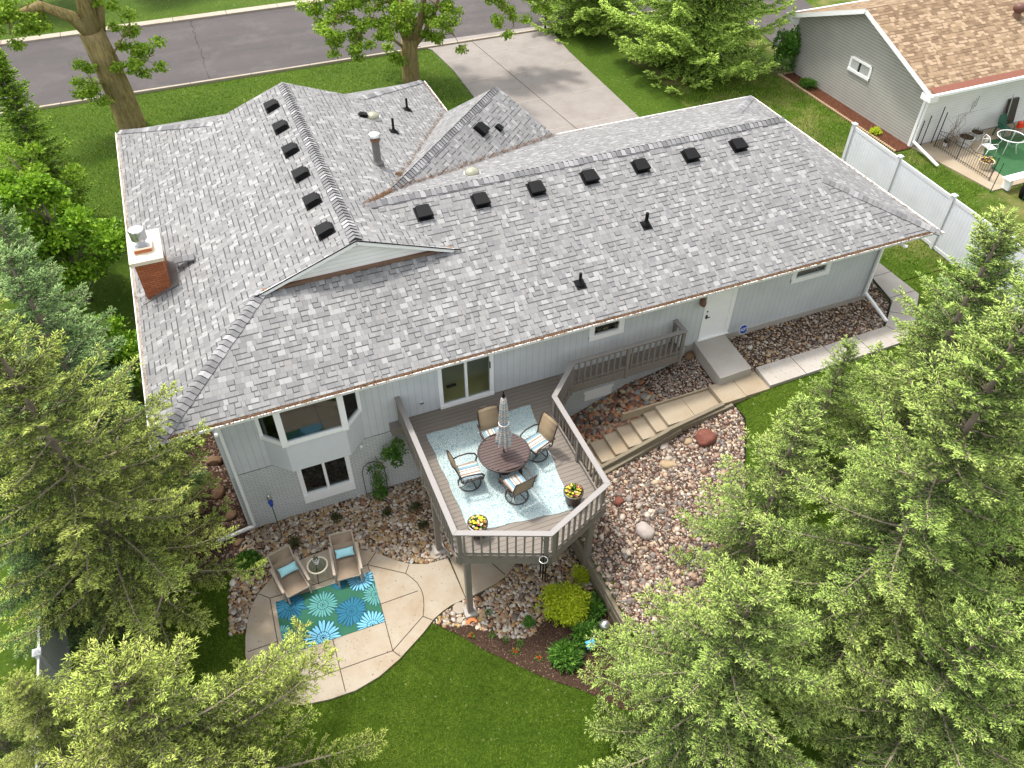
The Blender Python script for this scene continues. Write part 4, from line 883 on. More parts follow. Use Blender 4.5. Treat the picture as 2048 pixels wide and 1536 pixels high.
o = rug.build('patio_rug', ['rug_green', 'rug_navy', 'rug_blue', 'rug_sky', 'rug_teal'])
for p_ in o.data.polygons:
    pass
tag(o, 'dark green rug with big blue and teal flowers on the round patio', 'rug')
def lounger():
    t = thing('lounge_chair', '', 'lounge chair', (0, 0, 0), 0, 'sling lounge chairs on the patio')
    for s in (-1, 1):
        x = .31*s
        b = MB(); b.bar((x, -.62, .32), (x, .28, .10), .045, .06); b.bar((x, .12, .06), (x, .55, .86), .045, .06); b.bar((x, -.62, .0), (x, -.55, .34), .045, .05); b.build('side_frame', 'tframe', t, bevel=.008)
        x = .37*s
        b = MB(); b.bar((x, -.55, .50), (x, .36, .52), .075, .025); b.bar((x, -.5, 0), (x, -.46, .5), .04, .055); b.bar((x, .30, 0), (x, .3, .5), .04, .055); b.build('arm', 'tframe', t, bevel=.006)
    b = MB(); b.bar((-.31, -.6, .31), (.31, -.6, .31), .04, .04); b.bar((-.31, .54, .86), (.31, .54, .86), .04, .04); b.bar((-.31, .2, .12), (.31, .2, .12), .04, .04); b.build('crossbar', 'tframe', t)
    b = MB(); pr_ = [(.55, .87), (.4, .56), (.26, .30), (.18, .2), (.05, .19), (-.2, .24), (-.6, .34)]
    for (y0, z0), (y1, z1) in zip(pr_, pr_[1:]): b.add([(-.29, y1, z1), (.29, y1, z1), (.29, y0, z0), (-.29, y0, z0), (-.29, y1, z1-.012), (.29, y1, z1-.012), (.29, y0, z0-.012), (-.29, y0, z0-.012)], [(0, 1, 2, 3), (7, 6, 5, 4), (1, 5, 6, 2), (4, 0, 3, 7)])
    b.build('sling', 'tsling', t, True)
    return t
def pillow(x, y, z, rz, lab):
    b = MB(); n = 12; vs = []
    for sgn in (1, -1):
        for j in range(7):
            for i in range(n):
                u = i/(n-1)*2-1; v = j/6*2-1; h = .06*(1-u**4)**.5*(1-v**4)**.5 if abs(u) < 1 and abs(v) < 1 else 0
                vs.append((u*.25*(1-.06*(1-v*v)+.03), v*.12*(1-.1*(1-u*u)+.05), sgn*h))
    fs = [(k*7*n+j*n+i, k*7*n+j*n+i+1, k*7*n+(j+1)*n+i+1, k*7*n+(j+1)*n+i)[::(1 if k == 0 else -1)] for k in (0, 1) for j in range(6) for i in range(n-1)]
    b.add(vs, fs); o = b.build('pillow', 'aqua', None, True); o.location = (x, y, z); o.rotation_euler = (R(38), 0, rz)
    tag(o, lab, 'pillow', 'aqua lumbar pillows on the lounge chairs')
lo = lounger(); lo['label'] = 'taupe sling lounge chair left of the small cream table'; lo.location = (2.02, -1.36, PZ); lo.rotation_euler = (0, 0, R(12))
dup(lo, (3.58, -1.43, PZ), R(-5), 'taupe sling lounge chair right of the small cream table')
pillow(2.02-.07*0, -1.17, PZ+.36, R(12), 'pale aqua pillow on the left lounge chair'); pillow(3.6, -1.22, PZ+.36, R(-5), 'pale aqua pillow on the right lounge chair')
t = thing('side_table', 'small round cream side table with glass top between the lounge chairs', 'table', (2.80, -1.40, PZ))
b = MB(); b.tube([(.27*math.cos(a), .27*math.sin(a), .44) for a in np.linspace(0, 2*math.pi, 36, endpoint=False)], .024, 8, True); b.build('rim', 'cream', t, True)
b = MB(); b.lathe([(.26, .435), (.26, .445)], (0, 0, 0), 32); b.build('glass_top', 'tabglass', t)
for k in range(4): a = k*math.pi/2+.8; b = MB(); b.tube([(.25*math.cos(a), .25*math.sin(a), .43), (.2*math.cos(a), .2*math.sin(a), .25), (.27*math.cos(a), .27*math.sin(a), 0)], .018, 6); b.build('leg', 'cream', t, True)
t = thing('small_planter', 'little white pot with a plant on the cream side table', 'flower pot', (2.80, -1.33, PZ+.447))
b = MB(); b.lathe([(.06, 0), (.085, .14), (.095, .15), (.095, .17), (.08, .165), (.075, .14)], (0, 0, 0), 20); b.build('pot', 'white', t, 'auto')
rg = np.random.default_rng(5); v = leafball((0, 0, .14), (.06, .06, .12), 90, .08, .015, rg); mesh_np('leaves', v[0], v[1], 'dkleaf', t, v[2])
b = MB(); b.tube([(0, 0, .15), (-.03, .03, .3), (-.05, .08, .42)], .006, 5); b.build('stem', 'twig', t)
# half terracotta saucer, stone discs
b = MB(); n = 16; vs = [(.14*math.cos(a), .14*math.sin(a), 0) for a in np.linspace(-.2, math.pi+.2, n)]+[(.14*math.cos(a), .14*math.sin(a), .06) for a in np.linspace(-.2, math.pi+.2, n)]+[(.07*math.cos(a), .07*math.sin(a)-.03, .05) for a in np.linspace(-.2, math.pi+.2, n)]
b.add(vs, [(i, i+1, n+i+1, n+i) for i in range(n-1)]+[(n+i, n+i+1, 2*n+i+1, 2*n+i) for i in range(n-1)]); o = b.build('clay_saucer', 'clay'); o.location = (6.24, -4.42, -.36); tag(o, 'broken terracotta saucer at the foot of the deck post', 'saucer')
for (x, y), r, lab in (((6.02, -2.0), .17, 'round grey stepping stone behind the deck post beside the patio'), ((6.07, -3.88), .18, 'round grey stepping stone in front of the deck post'), ((5.96, -4.22), .09, 'small round stone disc near the terracotta saucer')):
    b = MB(); b.lathe([(r*.97, -.05), (r, .0), (r, .03), (r*.95, .045)], (0, 0, 0), 28); o = b.build('stepping_stone', 'kerb', None, 'auto'); o.location = (x, y, -.36); tag(o, lab, 'stepping stone')
# retaining wall
t = thing('retaining_wall', 'weathered timber retaining wall holding the gravel slope beside the flower bed', 'retaining wall', (9.8, -4, 0))
for j, (y0, y1, z_) in enumerate(((-8.2, -6.7, .02), (-6.7, -4.4, .02), (-4.4, -1.8, .02), (-7.6, -5.6, .2), (-5.6, -3.2, .2), (-3.2, -1.8, .2), (-7.0, -5.2, .38), (-5.2, -3.6, .38), (-3.6, -1.8, .38), (-6.6, -4.5, .56), (-4.5, -1.8, .56))):
    b = MB(); b.box(-.07+rnd.uniform(-.02, .02), .08, y0+4+.01, y1+4-.01, z_-.37, z_-.37+.17); b.build('timber', 'timber', t, bevel=.015)

# ------------------------------------------------------------------ stones
ico = bmesh.new(); bmesh.ops.create_icosphere(ico, subdivisions=1, radius=1); ico.verts.ensure_lookup_table()
I1V = np.array([v.co[:] for v in ico.verts]); I1F = np.array([[v.index for v in f.verts] for f in ico.faces]); ico.free()
ico = bmesh.new(); bmesh.ops.create_icosphere(ico, subdivisions=2, radius=1); ico.verts.ensure_lookup_table()
I2V = np.array([v.co[:] for v in ico.verts]); I2F = np.array([[v.index for v in f.verts] for f in ico.faces]); ico.free()
PAL_TAN = np.array([(.40, .30, .18), (.46, .36, .25), (.32, .22, .12), (.50, .42, .32), (.34, .20, .11), (.25, .20, .16), (.15, .11, .085), (.54, .49, .42), (.42, .29, .12), (.26, .14, .08), (.38, .30, .20)])
PAL_TAN = np.concatenate([PAL_TAN*np.array([1.1, 1.09, 1.1]), [(.55, .52, .46), (.30, .27, .24), (.46, .42, .36)]])
PAL_RED = np.array([(.34, .13, .07), (.42, .20, .12), (.22, .10, .07), (.30, .22, .16), (.14, .09, .07), (.42, .30, .19), (.38, .16, .08), (.24, .20, .18), (.18, .08, .05)])
PAL_MIX = np.array([(.36, .29, .235), (.22, .125, .095), (.15, .13, .125), (.52, .46, .40), (.30, .20, .15), (.11, .08, .07), (.42, .32, .23), (.26, .215, .195), (.20, .095, .07), (.09, .085, .088), (.42, .37, .325), (.34, .25, .20), (.19, .17, .165)])
PAL_MIX = (PAL_MIX*.85+.035)*np.array([1.22, 1.19, 1.10])
PAL_DK = np.array([(.16, .09, .06), (.12, .07, .05), (.22, .13, .09), (.30, .22, .17), (.38, .30, .25), (.10, .06, .05)])
def stones(name, poly, size, pal, seed, hi=False, excl=(), zoff=0.0, jit=.24, dens=.8, zf=None):
    rg = np.random.default_rng(seed); px = [p[0] for p in poly]; py = [p[1] for p in poly]; st_ = size*dens
    gx, gy = np.meshgrid(np.arange(min(px), max(px), st_), np.arange(min(py), max(py), st_*.87)); gx = gx+(np.arange(gx.shape[0]) % 2)[:, None]*st_/2
    x = (gx+rg.normal(0, st_*.28, gx.shape)).ravel(); y = (gy+rg.normal(0, st_*.28, gy.shape)).ravel()
    k = inpoly(x, y, poly)
    for e_ in excl: k &= ~inpoly(x, y, e_)
    x, y = x[k], y[k]; n = len(x); z = hgt(x, y) if zf is None else zf(x, y)
    Vb, Fb = (I2V, I2F) if hi else (I1V, I1F)
    sc_ = size*.5*np.exp(rg.normal(.08, jit, n)); ax = np.stack([sc_*rg.uniform(.95, 1.45, n), sc_*rg.uniform(.75, 1.05, n), sc_*rg.uniform(.5, .75, n)], 1)
    V = Vb[None]*ax[:, None, :]; 
    V = V*(1+.14*np.sin(Vb[None, :, [1, 2, 0]]*3.1+rg.uniform(0, 6, (n, 1, 3))))
    a = rg.uniform(0, math.pi*2, n); c_, s_ = np.cos(a)[:, None], np.sin(a)[:, None]; tl = rg.normal(0, .25, n)[:, None]
    Vx = V[..., 0]*c_-V[..., 1]*s_; Vy = V[..., 0]*s_+V[..., 1]*c_; Vz = V[..., 2]+Vx*tl
    P = np.stack([Vx+x[:, None], Vy+y[:, None], Vz+(z+zoff+ax[:, 2]*.45+rg.uniform(0, size*.15, n))[:, None]], -1)
    col = pal[rg.integers(0, len(pal), n)]*rg.uniform(.75, 1.2, (n, 1)); col = np.concatenate([col, np.ones((n, 1))], 1)
    nv = len(Vb); F = (np.arange(n)*nv)[:, None, None]+Fb[None]
    o = mesh_np(name, P.reshape(-1, 3), F.reshape(-1, 3), 'stone', None, None, np.repeat(col, nv, 0)); tag(o, kind='stuff'); return o
bedA = [(1.2, .9), (6.2, .9), (9.9, .9), (9.6, -.7), (9.6, -1.6), (8.4, -1.95), (7.0, -2.15), (6.29, -2.2), (5.66, -2.17), (5.21, -1.97), (4.85, -1.67), (4.43, -1.24), (3.88, -.89), (3.55, -.73), (3.16, -.63), (2.65, -.65), (2.14, -.72), (1.55, -.95), (1.05, -1.3), (.85, -1.66), (.55, -2.4), (.2, -2.3), (.3, -1.2), (.55, -.4), (.75, .2)]
bedL = [(-.9, -.2), (.2, -.5), (1.0, .2), (1.2, .9), (1.22, 7), (-.3, 7), (-.7, 3)]
bedB = [(9.82, -9.0), (9.82, -1.9), (10.4, -1.95), (11.2, -2.0), (12.6, -1.85), (13.9, -1.7), (15.4, -1.75), (15.83, -1.6), (15.8, -2.25), (15.35, -3.0), (14.9, -3.6), (14.5, -4.3), (13.9, -5.4), (12.6, -6.9), (10.9, -9.0)]
bedC = [(9.9, .9), (9.9, -.8), (11.4, -.8), (13.5, -.8), (14.1, -.75), (14.1, .9)]
bedC2 = [(14.1, .9), (14.1, -.75), (15.4, -.75), (15.72, -.85), (15.86, .9)]
bedD = [(17.05, .9), (16.95, -.72), (22.3, -.63), (22.8, -.25), (23.45, .38), (23.7, 1.7), (23.75, 3), (22.8, 3), (22.75, .9)]
bedE = [(6.34, -3.72), (6.6, -3.68), (7.2, -3.58), (7.7, -3.42), (8.0, -3.2), (8.9, -2.64), (9.72, -2.1), (9.72, -4.7), (8.9, -4.6), (8.3, -4.9), (7.6, -5.35), (7.0, -5.25), (6.5, -4.75), (6.05, -4.4), (5.6, -4.3), (5.25, -4.0), (5.6, -3.86), (5.9, -3.75)]
bedF = [(5.28, -4.0), (5.6, -4.3), (6.05, -4.4), (6.5, -4.75), (7.0, -5.25), (7.6, -5.35), (8.3, -4.9), (8.9, -4.6), (9.72, -4.7), (9.72, -8.8), (8.9, -8.0), (8.2, -7.2), (7.5, -6.6), (6.73, -5.76), (6.2, -5.15), (5.8, -4.6)]
def grid_sheet(name, poly, dz, mat, step=.2, kind='structure'):
    px = [p[0] for p in poly]; py = [p[1] for p in poly]; bmx = bmesh.new(); vs_ = [bmx.verts.new((x, y, 0)) for x, y in poly]; bmx.faces.new(vs_)
    for ax_, lo_, hi_ in ((0, min(px), max(px)), (1, min(py), max(py))):
        c_ = lo_+step
        while c_ < hi_:
            co_ = (c_, 0, 0) if ax_ == 0 else (0, c_, 0); no_ = (1, 0, 0) if ax_ == 0 else (0, 1, 0)
            bmesh.ops.bisect_plane(bmx, geom=bmx.verts[:]+bmx.edges[:]+bmx.faces[:], plane_co=co_, plane_no=no_); c_ += step
    for v in bmx.verts: v.co.z = H(v.co.x, v.co.y)+dz
    bmesh.ops.recalc_face_normals(bmx, faces=bmx.faces[:])
    if sum(f.normal.z for f in bmx.faces) < 0: bmesh.ops.reverse_faces(bmx, faces=bmx.faces[:])
    me = bpy.data.meshes.new(name); bmx.to_mesh(me); bmx.free(); me.materials.append(M[mat]); auto_uv(me); o = bpy.data.objects.new(name, me); C.objects.link(o); return tag(o, kind=kind)
for nm, pl in (('rock_bed', bedA), ('rock_bed', bedL), ('rock_bed', bedB), ('rock_bed', bedC), ('rock_bed', bedC2), ('rock_bed', bedD), ('rock_bed', bedE), ('mulch_bed', bedF)): grid_sheet(nm, pl, .03, 'soil')
undk = [(6.2, .9), (10, .9), (10, -1.9), (6.3, -2.2)]
stones('cobbles', bedA, .084, PAL_TAN, 11, True, dens=.82)
stones('cobbles', bedA, .05, PAL_TAN, 12, zoff=-.01, dens=1.3)
stones('pebbles', bedL, .06, PAL_DK, 13, dens=.85)
stones('pebbles', bedB, .068, PAL_MIX, 14, dens=.82, jit=.3)
stones('pebbles', bedB, .12, PAL_MIX, 24, zoff=.0, dens=3.2, jit=.25)
stones('cobbles', bedC, .135, PAL_RED*np.array([1.05, 1.25, 1.3]), 15, True, dens=.82, jit=.25)
stones('pebbles', bedC2, .07, PAL_MIX*1.1+.03, 16, dens=.8)
stones('pebbles', bedD, .058, np.concatenate([PAL_MIX, PAL_TAN]), 17, dens=.82, jit=.3)
stones('cobbles', bedE, .085, PAL_TAN, 18, True, dens=.84)
stones('cobbles', bedE, .05, PAL_TAN, 28, zoff=-.01, dens=1.3)
def boulder(x, y, r, mat, lab, asp=(1.2, 1, .75), seed=1, rz=.3, z=None):
    bm_ = bmesh.new(); bmesh.ops.create_icosphere(bm_, subdivisions=4, radius=1); rr = np.random.default_rng(seed); ph = rr.uniform(0, 6, 9); pl = norm(rr.normal(size=(11, 3))); dd_ = rr.uniform(.72, .92, 11)
    for v in bm_.verts:
        c_ = np.array(v.co[:])
        for p_, d_ in zip(pl, dd_):
            k = c_@p_-d_
            if k > 0: c_ = c_-p_*k*.85
        c_ = c_*(1+.03*math.sin(c_[0]*5+ph[0])*math.sin(c_[1]*6+ph[1]))+.012*np.sin(c_[[1, 2, 0]]*17+ph[:3]); v.co = c_*np.array(asp)*r
    me = bpy.data.meshes.new('boulder'); bm_.to_mesh(me); bm_.free(); me.polygons.foreach_set('use_smooth', [True]*len(me.polygons)); me.materials.append(M[mat])
    o = bpy.data.objects.new('boulder', me); C.objects.link(o); o.location = (x, y, (H(x, y) if z is None else z)+r*asp[2]*.45); o.rotation_euler = (0, 0, rz); tag(o, lab, 'boulder')
boulder(14.42, -2.36, .31, 'boulder_red', 'large rusty red boulder on the gravel slope by the steps', (1.1, .95, .75), 3)
boulder(13.05, -2.62, .2, 'boulder_tan', 'flat brown stone on the gravel slope, left of the red boulder', (1.3, .8, .45), 4, -.6)
boulder(13.95, -2.2, .12, 'boulder_tan', 'small yellowish stone between the red boulder and the steps', (1.2, 1, .7), 5)
boulder(13.3, -1.98, .13, 'boulder_grey', 'pale flat stone against the timber edge of the steps', (1.3, .8, .5), 15)
boulder(11.42, -4.25, .25, 'boulder_grey', 'large pinkish grey boulder half hidden by spruce branches', (1, 1.2, .8), 6)
boulder(11.25, -3.05, .15, 'boulder_red', 'round reddish brown stone in the gravel right of the deck corner', (1.1, 1, .8), 7)
boulder(15.72, .72, .2, 'boulder_brown', 'dark stone tucked behind the doorstep slab against the wall', (1.1, .8, .6), 8)
for i_, (x, y, r, lab) in enumerate(((.75, 1.6, .2, 'brown boulder closest to the back left corner of the house'), (.55, 2.6, .24, 'second brown boulder beside the left house wall'), (.2, 1.15, .17, 'oblong brown boulder by the left downspout'), (-.1, 2.2, .2, 'dark brown boulder under the spruce branch left of the house'), (.6, 3.8, .22, 'brown boulder under the left eave behind the others'), (.85, .55, .14, 'small brown boulder next to the left downspout outlet'))):
    boulder(x, y, r, 'boulder_brown', lab, (1.2, .85, .7), 20+i_, i_*.7)

# ------------------------------------------------------------------ garden plants
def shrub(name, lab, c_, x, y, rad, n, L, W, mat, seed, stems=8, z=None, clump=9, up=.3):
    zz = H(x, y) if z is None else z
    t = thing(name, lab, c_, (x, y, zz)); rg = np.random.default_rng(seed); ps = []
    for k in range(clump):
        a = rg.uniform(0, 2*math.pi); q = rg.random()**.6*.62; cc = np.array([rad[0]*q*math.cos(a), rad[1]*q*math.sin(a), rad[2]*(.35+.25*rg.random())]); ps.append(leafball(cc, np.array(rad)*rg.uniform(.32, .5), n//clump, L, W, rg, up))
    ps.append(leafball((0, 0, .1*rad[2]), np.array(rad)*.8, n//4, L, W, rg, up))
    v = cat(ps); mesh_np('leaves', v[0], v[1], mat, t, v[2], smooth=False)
    b = MB()
    for k in range(stems): a = rg.uniform(0, 6.28); q = rg.uniform(.3, .7); b.tube([(0, 0, -.05), (rad[0]*q*.5*math.cos(a), rad[1]*q*.5*math.sin(a), rad[2]*.4), (rad[0]*q*math.cos(a), rad[1]*q*math.sin(a), rad[2]*.8)], [.015, .01, .005], 5)
    b.build('stems', 'twig', t); return t
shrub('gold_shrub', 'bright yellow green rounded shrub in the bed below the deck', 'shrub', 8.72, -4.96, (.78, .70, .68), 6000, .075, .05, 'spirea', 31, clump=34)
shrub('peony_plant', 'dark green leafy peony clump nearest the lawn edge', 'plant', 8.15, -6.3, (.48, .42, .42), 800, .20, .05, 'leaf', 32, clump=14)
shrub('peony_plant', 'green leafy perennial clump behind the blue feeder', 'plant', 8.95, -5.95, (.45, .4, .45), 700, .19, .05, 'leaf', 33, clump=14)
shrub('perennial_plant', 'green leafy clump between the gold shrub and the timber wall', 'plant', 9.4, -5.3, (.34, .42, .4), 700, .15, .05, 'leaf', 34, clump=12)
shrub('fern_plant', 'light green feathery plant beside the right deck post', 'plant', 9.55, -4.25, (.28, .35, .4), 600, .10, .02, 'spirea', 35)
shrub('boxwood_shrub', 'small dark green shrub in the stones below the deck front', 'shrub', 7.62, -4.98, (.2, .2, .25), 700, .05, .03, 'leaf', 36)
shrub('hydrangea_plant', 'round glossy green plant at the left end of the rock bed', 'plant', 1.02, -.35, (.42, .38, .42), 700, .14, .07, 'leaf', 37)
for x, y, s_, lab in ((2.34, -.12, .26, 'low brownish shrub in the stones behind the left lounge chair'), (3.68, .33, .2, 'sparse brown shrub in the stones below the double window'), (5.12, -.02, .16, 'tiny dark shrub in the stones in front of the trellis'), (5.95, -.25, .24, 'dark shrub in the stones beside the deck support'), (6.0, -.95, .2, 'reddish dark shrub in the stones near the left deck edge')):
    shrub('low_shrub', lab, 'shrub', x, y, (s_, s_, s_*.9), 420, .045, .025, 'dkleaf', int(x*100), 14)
for x, y, lab, m_ in ((6.6, -4.95, 'small green seedling in the mulch nearest the stones', 0), (6.1, -4.75, 'red impatiens in the mulch closest to the patio', 1), (7.0, -5.6, 'red impatiens in the middle of the mulch edge', 1), (7.5, -6.0, 'red impatiens nearest the peony clump', 1), (6.9, -5.2, 'tufty green seedling in the middle of the mulch', 0), (8.7, -7.4, 'small green weed at the lower tip of the mulch bed', 0), (7.2, -5.45, 'wispy grass tuft beside the dark green shrub', 0), (6.75, -4.3, 'small green plant among the stones right of the deck post', 0)):
    t = thing('bedding_plant', lab, 'plant', (x, y, -.39), 0, 'small plants in the flower bed'); rg = np.random.default_rng(int(x*77)); v = leafball((0, 0, .03), (.09, .09, .09), 60, .06, .022, rg); mesh_np('leaves', v[0], v[1], 'leaf', t, v[2])
    if m_: v = leafball((0, 0, .07), (.055, .055, .05), 26, .035, .03, rg); mesh_np('flowers', v[0], v[1], 'redfl', t)
rq = np.random.default_rng(88)
def chips(name, poly, n, mat_stops, seed, zoff=.02):
    rq = np.random.default_rng(seed); px = [p[0] for p in poly]; py = [p[1] for p in poly]; x = rq.uniform(min(px), max(px), n); y = rq.uniform(min(py), max(py), n); k = inpoly(x, y, poly); x, y = x[k], y[k]; n = len(x)
    D = norm(np.stack([rq.normal(size=n), rq.normal(size=n), rq.normal(0, .2, n)], 1)); P = np.stack([x, y, hgt(x, y)+zoff], 1); v = leaves(P, D, norm(np.stack([rq.normal(0, .3, n), rq.normal(0, .3, n), np.ones(n)], 1)), rq.uniform(.02, .07, n), rq.uniform(.008, .02, n), rq.random(n)**2)
    M[name] = attr_mat(name, mat_stops, .9); tag(mesh_np(name, v[0], v[1], name, None, v[2], smooth=False), kind='stuff')
chips('mulch_chips', bedF, 30000, [(0, (.045, .026, .018)), (.5, (.11, .065, .04)), (.85, (.2, .12, .075)), (1, (.42, .33, .22))], 5, .045)
DEB = [(0, (.10, .06, .03)), (.6, (.26, .17, .09)), (1, (.45, .42, .16))]
chips('needle_debris', pat, 500, DEB, 7, .078); chips('needle_debris', [(15.6, 16), (22, 16), (22.2, 27), (15.7, 27)], 900, DEB, 8, .052); chips('needle_debris', [(17.2, -1.55), (22.4, -1.5), (22.3, -.7), (17.2, -.75)], 150, DEB, 9, .13); chips('needle_debris', bedB, 1500, DEB, 10, .08); chips('needle_debris', bedA, 1200, DEB, 12, .08)
# trellis and clematis
t = thing('garden_trellis', 'black arched metal trellis against the white brick wall', 'trellis', (5.05, .72, -.4))
b = MB(); b.tube([(-.33, 0, 0), (-.33, 0, 1.25), (-.27, 0, 1.45), (-.12, 0, 1.58), (.05, 0, 1.58), (.22, 0, 1.48), (.33, 0, 1.25), (.33, 0, 0)], .012, 6); b.build('frame', 'iron', t, True)
b = MB(); b.tube([(-.12, 0, 0), (-.12, .02, 1.1), (.08, 0, 1.55)], .006, 5); b.tube([(.14, 0, 0), (.12, .02, 1.1), (-.1, 0, 1.55)], .006, 5)
for k in range(4): b.tube([(-.15, 0, .3+k*.3), (.15, 0, .5+k*.3)], .005, 4); b.tube([(.15, 0, .3+k*.3), (-.15, 0, .5+k*.3)], .005, 4)
b.build('lattice', 'iron', t)
t = thing('clematis_vine', 'green climbing vine spilling from the trellis to the deck rail', 'vine', (5.1, .68, -.4)); rg = np.random.default_rng(50)
ps = [leafball((.02, -.05, .1), (.22, .16, .5), 330, .08, .045, rg), leafball((.0, -.05, 1.3), (.27, .1, .3), 150, .07, .045, rg), leafball((.5, -.08, 1.85), (.26, .14, .24), 220, .08, .05, rg), leafball((.66, -.1, 1.35), (.15, .12, .46), 230, .08, .05, rg), leafball((.75, -.1, 2.1), (.2, .12, .38), 150, .08, .05, rg), leafball((0, -.03, .8), (.1, .1, .4), 90, .07, .04, rg), leafball((.55, -.1, 1.7), (.5, .14, .7), 330, .08, .05, rg, shell=.2), leafball((.05, -.05, .6), (.3, .1, .9), 200, .07, .045, rg, shell=.2)]
v = cat(ps); mesh_np('leaves', v[0], v[1], 'leaf', t, v[2], smooth=False)
b = MB()
for k in range(6): b.tube([(rg.uniform(-.1, .1), -.03, 0), (rg.uniform(-.1, .1), -.04, .8), (rg.uniform(-.05, .2), -.05, 1.4), (.55+rg.uniform(-.1, .1), -.06, 1.9), (.85, -.05, 2.6)], .006, 4)
b.build('stems', 'twig', t)
# solar garden lamp on a pole (stake with glass ornaments)
t = thing('garden_stake', 'tall garden stake topped with dark glass ornaments beside the white brick wall', 'garden ornament', (2.05, .33, -.38))
b = MB(); b.tube([(0, 0, 0), (0, 0, 1.45)], .014, 8); b.build('pole', 'green_pl', t, True)
b = MB(); b.lathe([(.015, 1.4), (.05, 1.45), (.05, 1.5), (.025, 1.52), (.07, 1.57), (.07, 1.63), (.03, 1.67), (.06, 1.72), (.055, 1.78), (.02, 1.8)], (0, 0, 0), 14); b.build('ornament', 'signblue', t, 'auto')
b = MB(); b.lathe([(.03, 1.8), (.065, 1.84), (.06, 1.9), (.03, 1.94)], (0, 0, 0), 14); b.lathe([(.08, 1.79), (.08, 1.8)], (0, 0, 0), 14); b.build('lamp_cap', 'steel', t, 'auto')
# feeder on a shepherd hook + glass globe
t = thing('bird_feeder', 'small blue feeder hanging from a curved hook over the peonies', 'bird feeder', (8.75, -6.62, -.4))
b = MB(); b.tube([(.18, .1, 0), (.18, .1, 1.2), (.15, .1, 1.36), (0, .05, 1.4), (-.14, 0, 1.32), (-.16, 0, 1.22)], .01, 6); b.build('hook', 'steel', t, True)
b = MB(); b.box(-.25, -.07, -.07, .07, .98, 1.14); b.add([(-.27, -.09, 1.14), (-.05, -.09, 1.14), (-.05, .09, 1.14), (-.27, .09, 1.14), (-.27, 0, 1.2), (-.05, 0, 1.2)], [(0, 1, 5, 4), (2, 3, 4, 5), (0, 4, 3), (1, 2, 5), (3, 2, 1, 0)]); b.build('feeder_box', 'bluebox', t)
t = thing('gazing_globe', 'pale mirrored glass globe on a dark stand next to the feeder', 'garden ornament', (9.18, -6.25, -.4))
b = MB(); b.tube([(0, 0, 0), (0, 0, .85)], .03, 8); b.lathe([(.09, .85), (.1, .9), (.06, .92)], (0, 0, 0), 12); b.build('stand', 'iron', t)
b = MB(); b.lathe([(.001, .88)]+[(.14*math.sin(a), 1.02-.14*math.cos(a)) for a in np.linspace(.1, math.pi-.05, 12)], (0, 0, 0), 20); b.build('globe', 'steel', t, True)
# security sign
t = thing('security_sign', 'blue octagonal yard sign reading ADT beside the garage door', 'sign', (17.52, .62, 1.82))
b = MB(); b.tube([(0, 0, -.1), (0, 0, .55)], .012, 6); b.build('stake', 'steel', t)
oc = [(.16*math.cos(R(22.5+45*k)), .16*math.sin(R(22.5+45*k))) for k in range(8)]
b = MB(); b.X = Matrix.Translation((0, -.02, .55))@Matrix.Rotation(R(75), 4, 'X'); b.prism([(x*1.1, y*1.1) for x, y in oc], -.008, .0); b.build('sign_edge', 'white', t)
b = MB(); b.X = Matrix.Translation((0, -.02, .55))@Matrix.Rotation(R(75), 4, 'X'); b.prism(oc, .001, .004); sb = b.build('sign_face', 'signblue', t)
def text(s, size, mat, par, loc, rot, name='lettering'):
    c_ = bpy.data.curves.new(name, 'FONT'); c_.body = s; c_.size = size; c_.align_x = 'CENTER'; c_.align_y = 'CENTER'; c_.extrude = .001; o_ = bpy.data.objects.new(name, c_); C.objects.link(o_)
    bpy.context.view_layer.update(); me = bpy.data.meshes.new_from_object(o_.evaluated_get(bpy.context.evaluated_depsgraph_get())); bpy.data.objects.remove(o_)
    me.materials.clear(); me.materials.append(M[mat]); o_ = bpy.data.objects.new(name, me); C.objects.link(o_); o_.parent = par; o_.location = loc; o_.rotation_euler = rot; return o_
text('ADT', .13, 'white', sb, (0, -.028, .552), (R(75), 0, 0))
# ------------------------------------------------------------------ white fences
def fence(name, lab, pts, zb, zt):
    t = thing(name, lab, 'fence', (pts[0][0], pts[0][1], zb)); o = Vector((pts[0][0], pts[0][1], zb))
    for p in pts:
        b = MB(); x, y = p[0]-o.x, p[1]-o.y; b.box(x-.07, x+.07, y-.07, y+.07, -.1, zt-zb)
        z_ = zt-zb; b.add([(x-.1, y-.1, z_), (x+.1, y-.1, z_), (x+.1, y+.1, z_), (x-.1, y+.1, z_), (x-.1, y-.1, z_+.03), (x+.1, y-.1, z_+.03), (x+.1, y+.1, z_+.03), (x-.1, y+.1, z_+.03), (x, y, z_+.09)], [(3, 2, 1, 0), (0, 1, 5, 4), (1, 2, 6, 5), (2, 3, 7, 6), (3, 0, 4, 7), (4, 5, 8), (5, 6, 8), (6, 7, 8), (7, 4, 8)]); b.build('fence_post', 'vinylp', t, bevel=.006)
    for p, q in zip(pts, pts[1:]):
        p = Vector((*p, zb))-o; q = Vector((*q, zb))-o; h = zt-zb-.14
        b = MB(); m_ = (p+q)/2; b.bar(p+Vector((0, 0, .1+h/2)), q+Vector((0, 0, .1+h/2)), .03, h-.12); b.build('fence_panel', 'vinyl', t)
        for h_ in (h, .12): b = MB(); b.bar(p+Vector((0, 0, h_)), q+Vector((0, 0, h_)), .055, .14); b.build('fence_rail', 'vinylp', t, bevel=.006)
    return t
fence('vinyl_fence', 'white vinyl privacy fence at the right end of the grey house', [(27.5, 8.15), (27.36, 5.35), (27.18, 2.4), (27.02, -.4), (26.85, -3.2)], 1.85, 4.1)
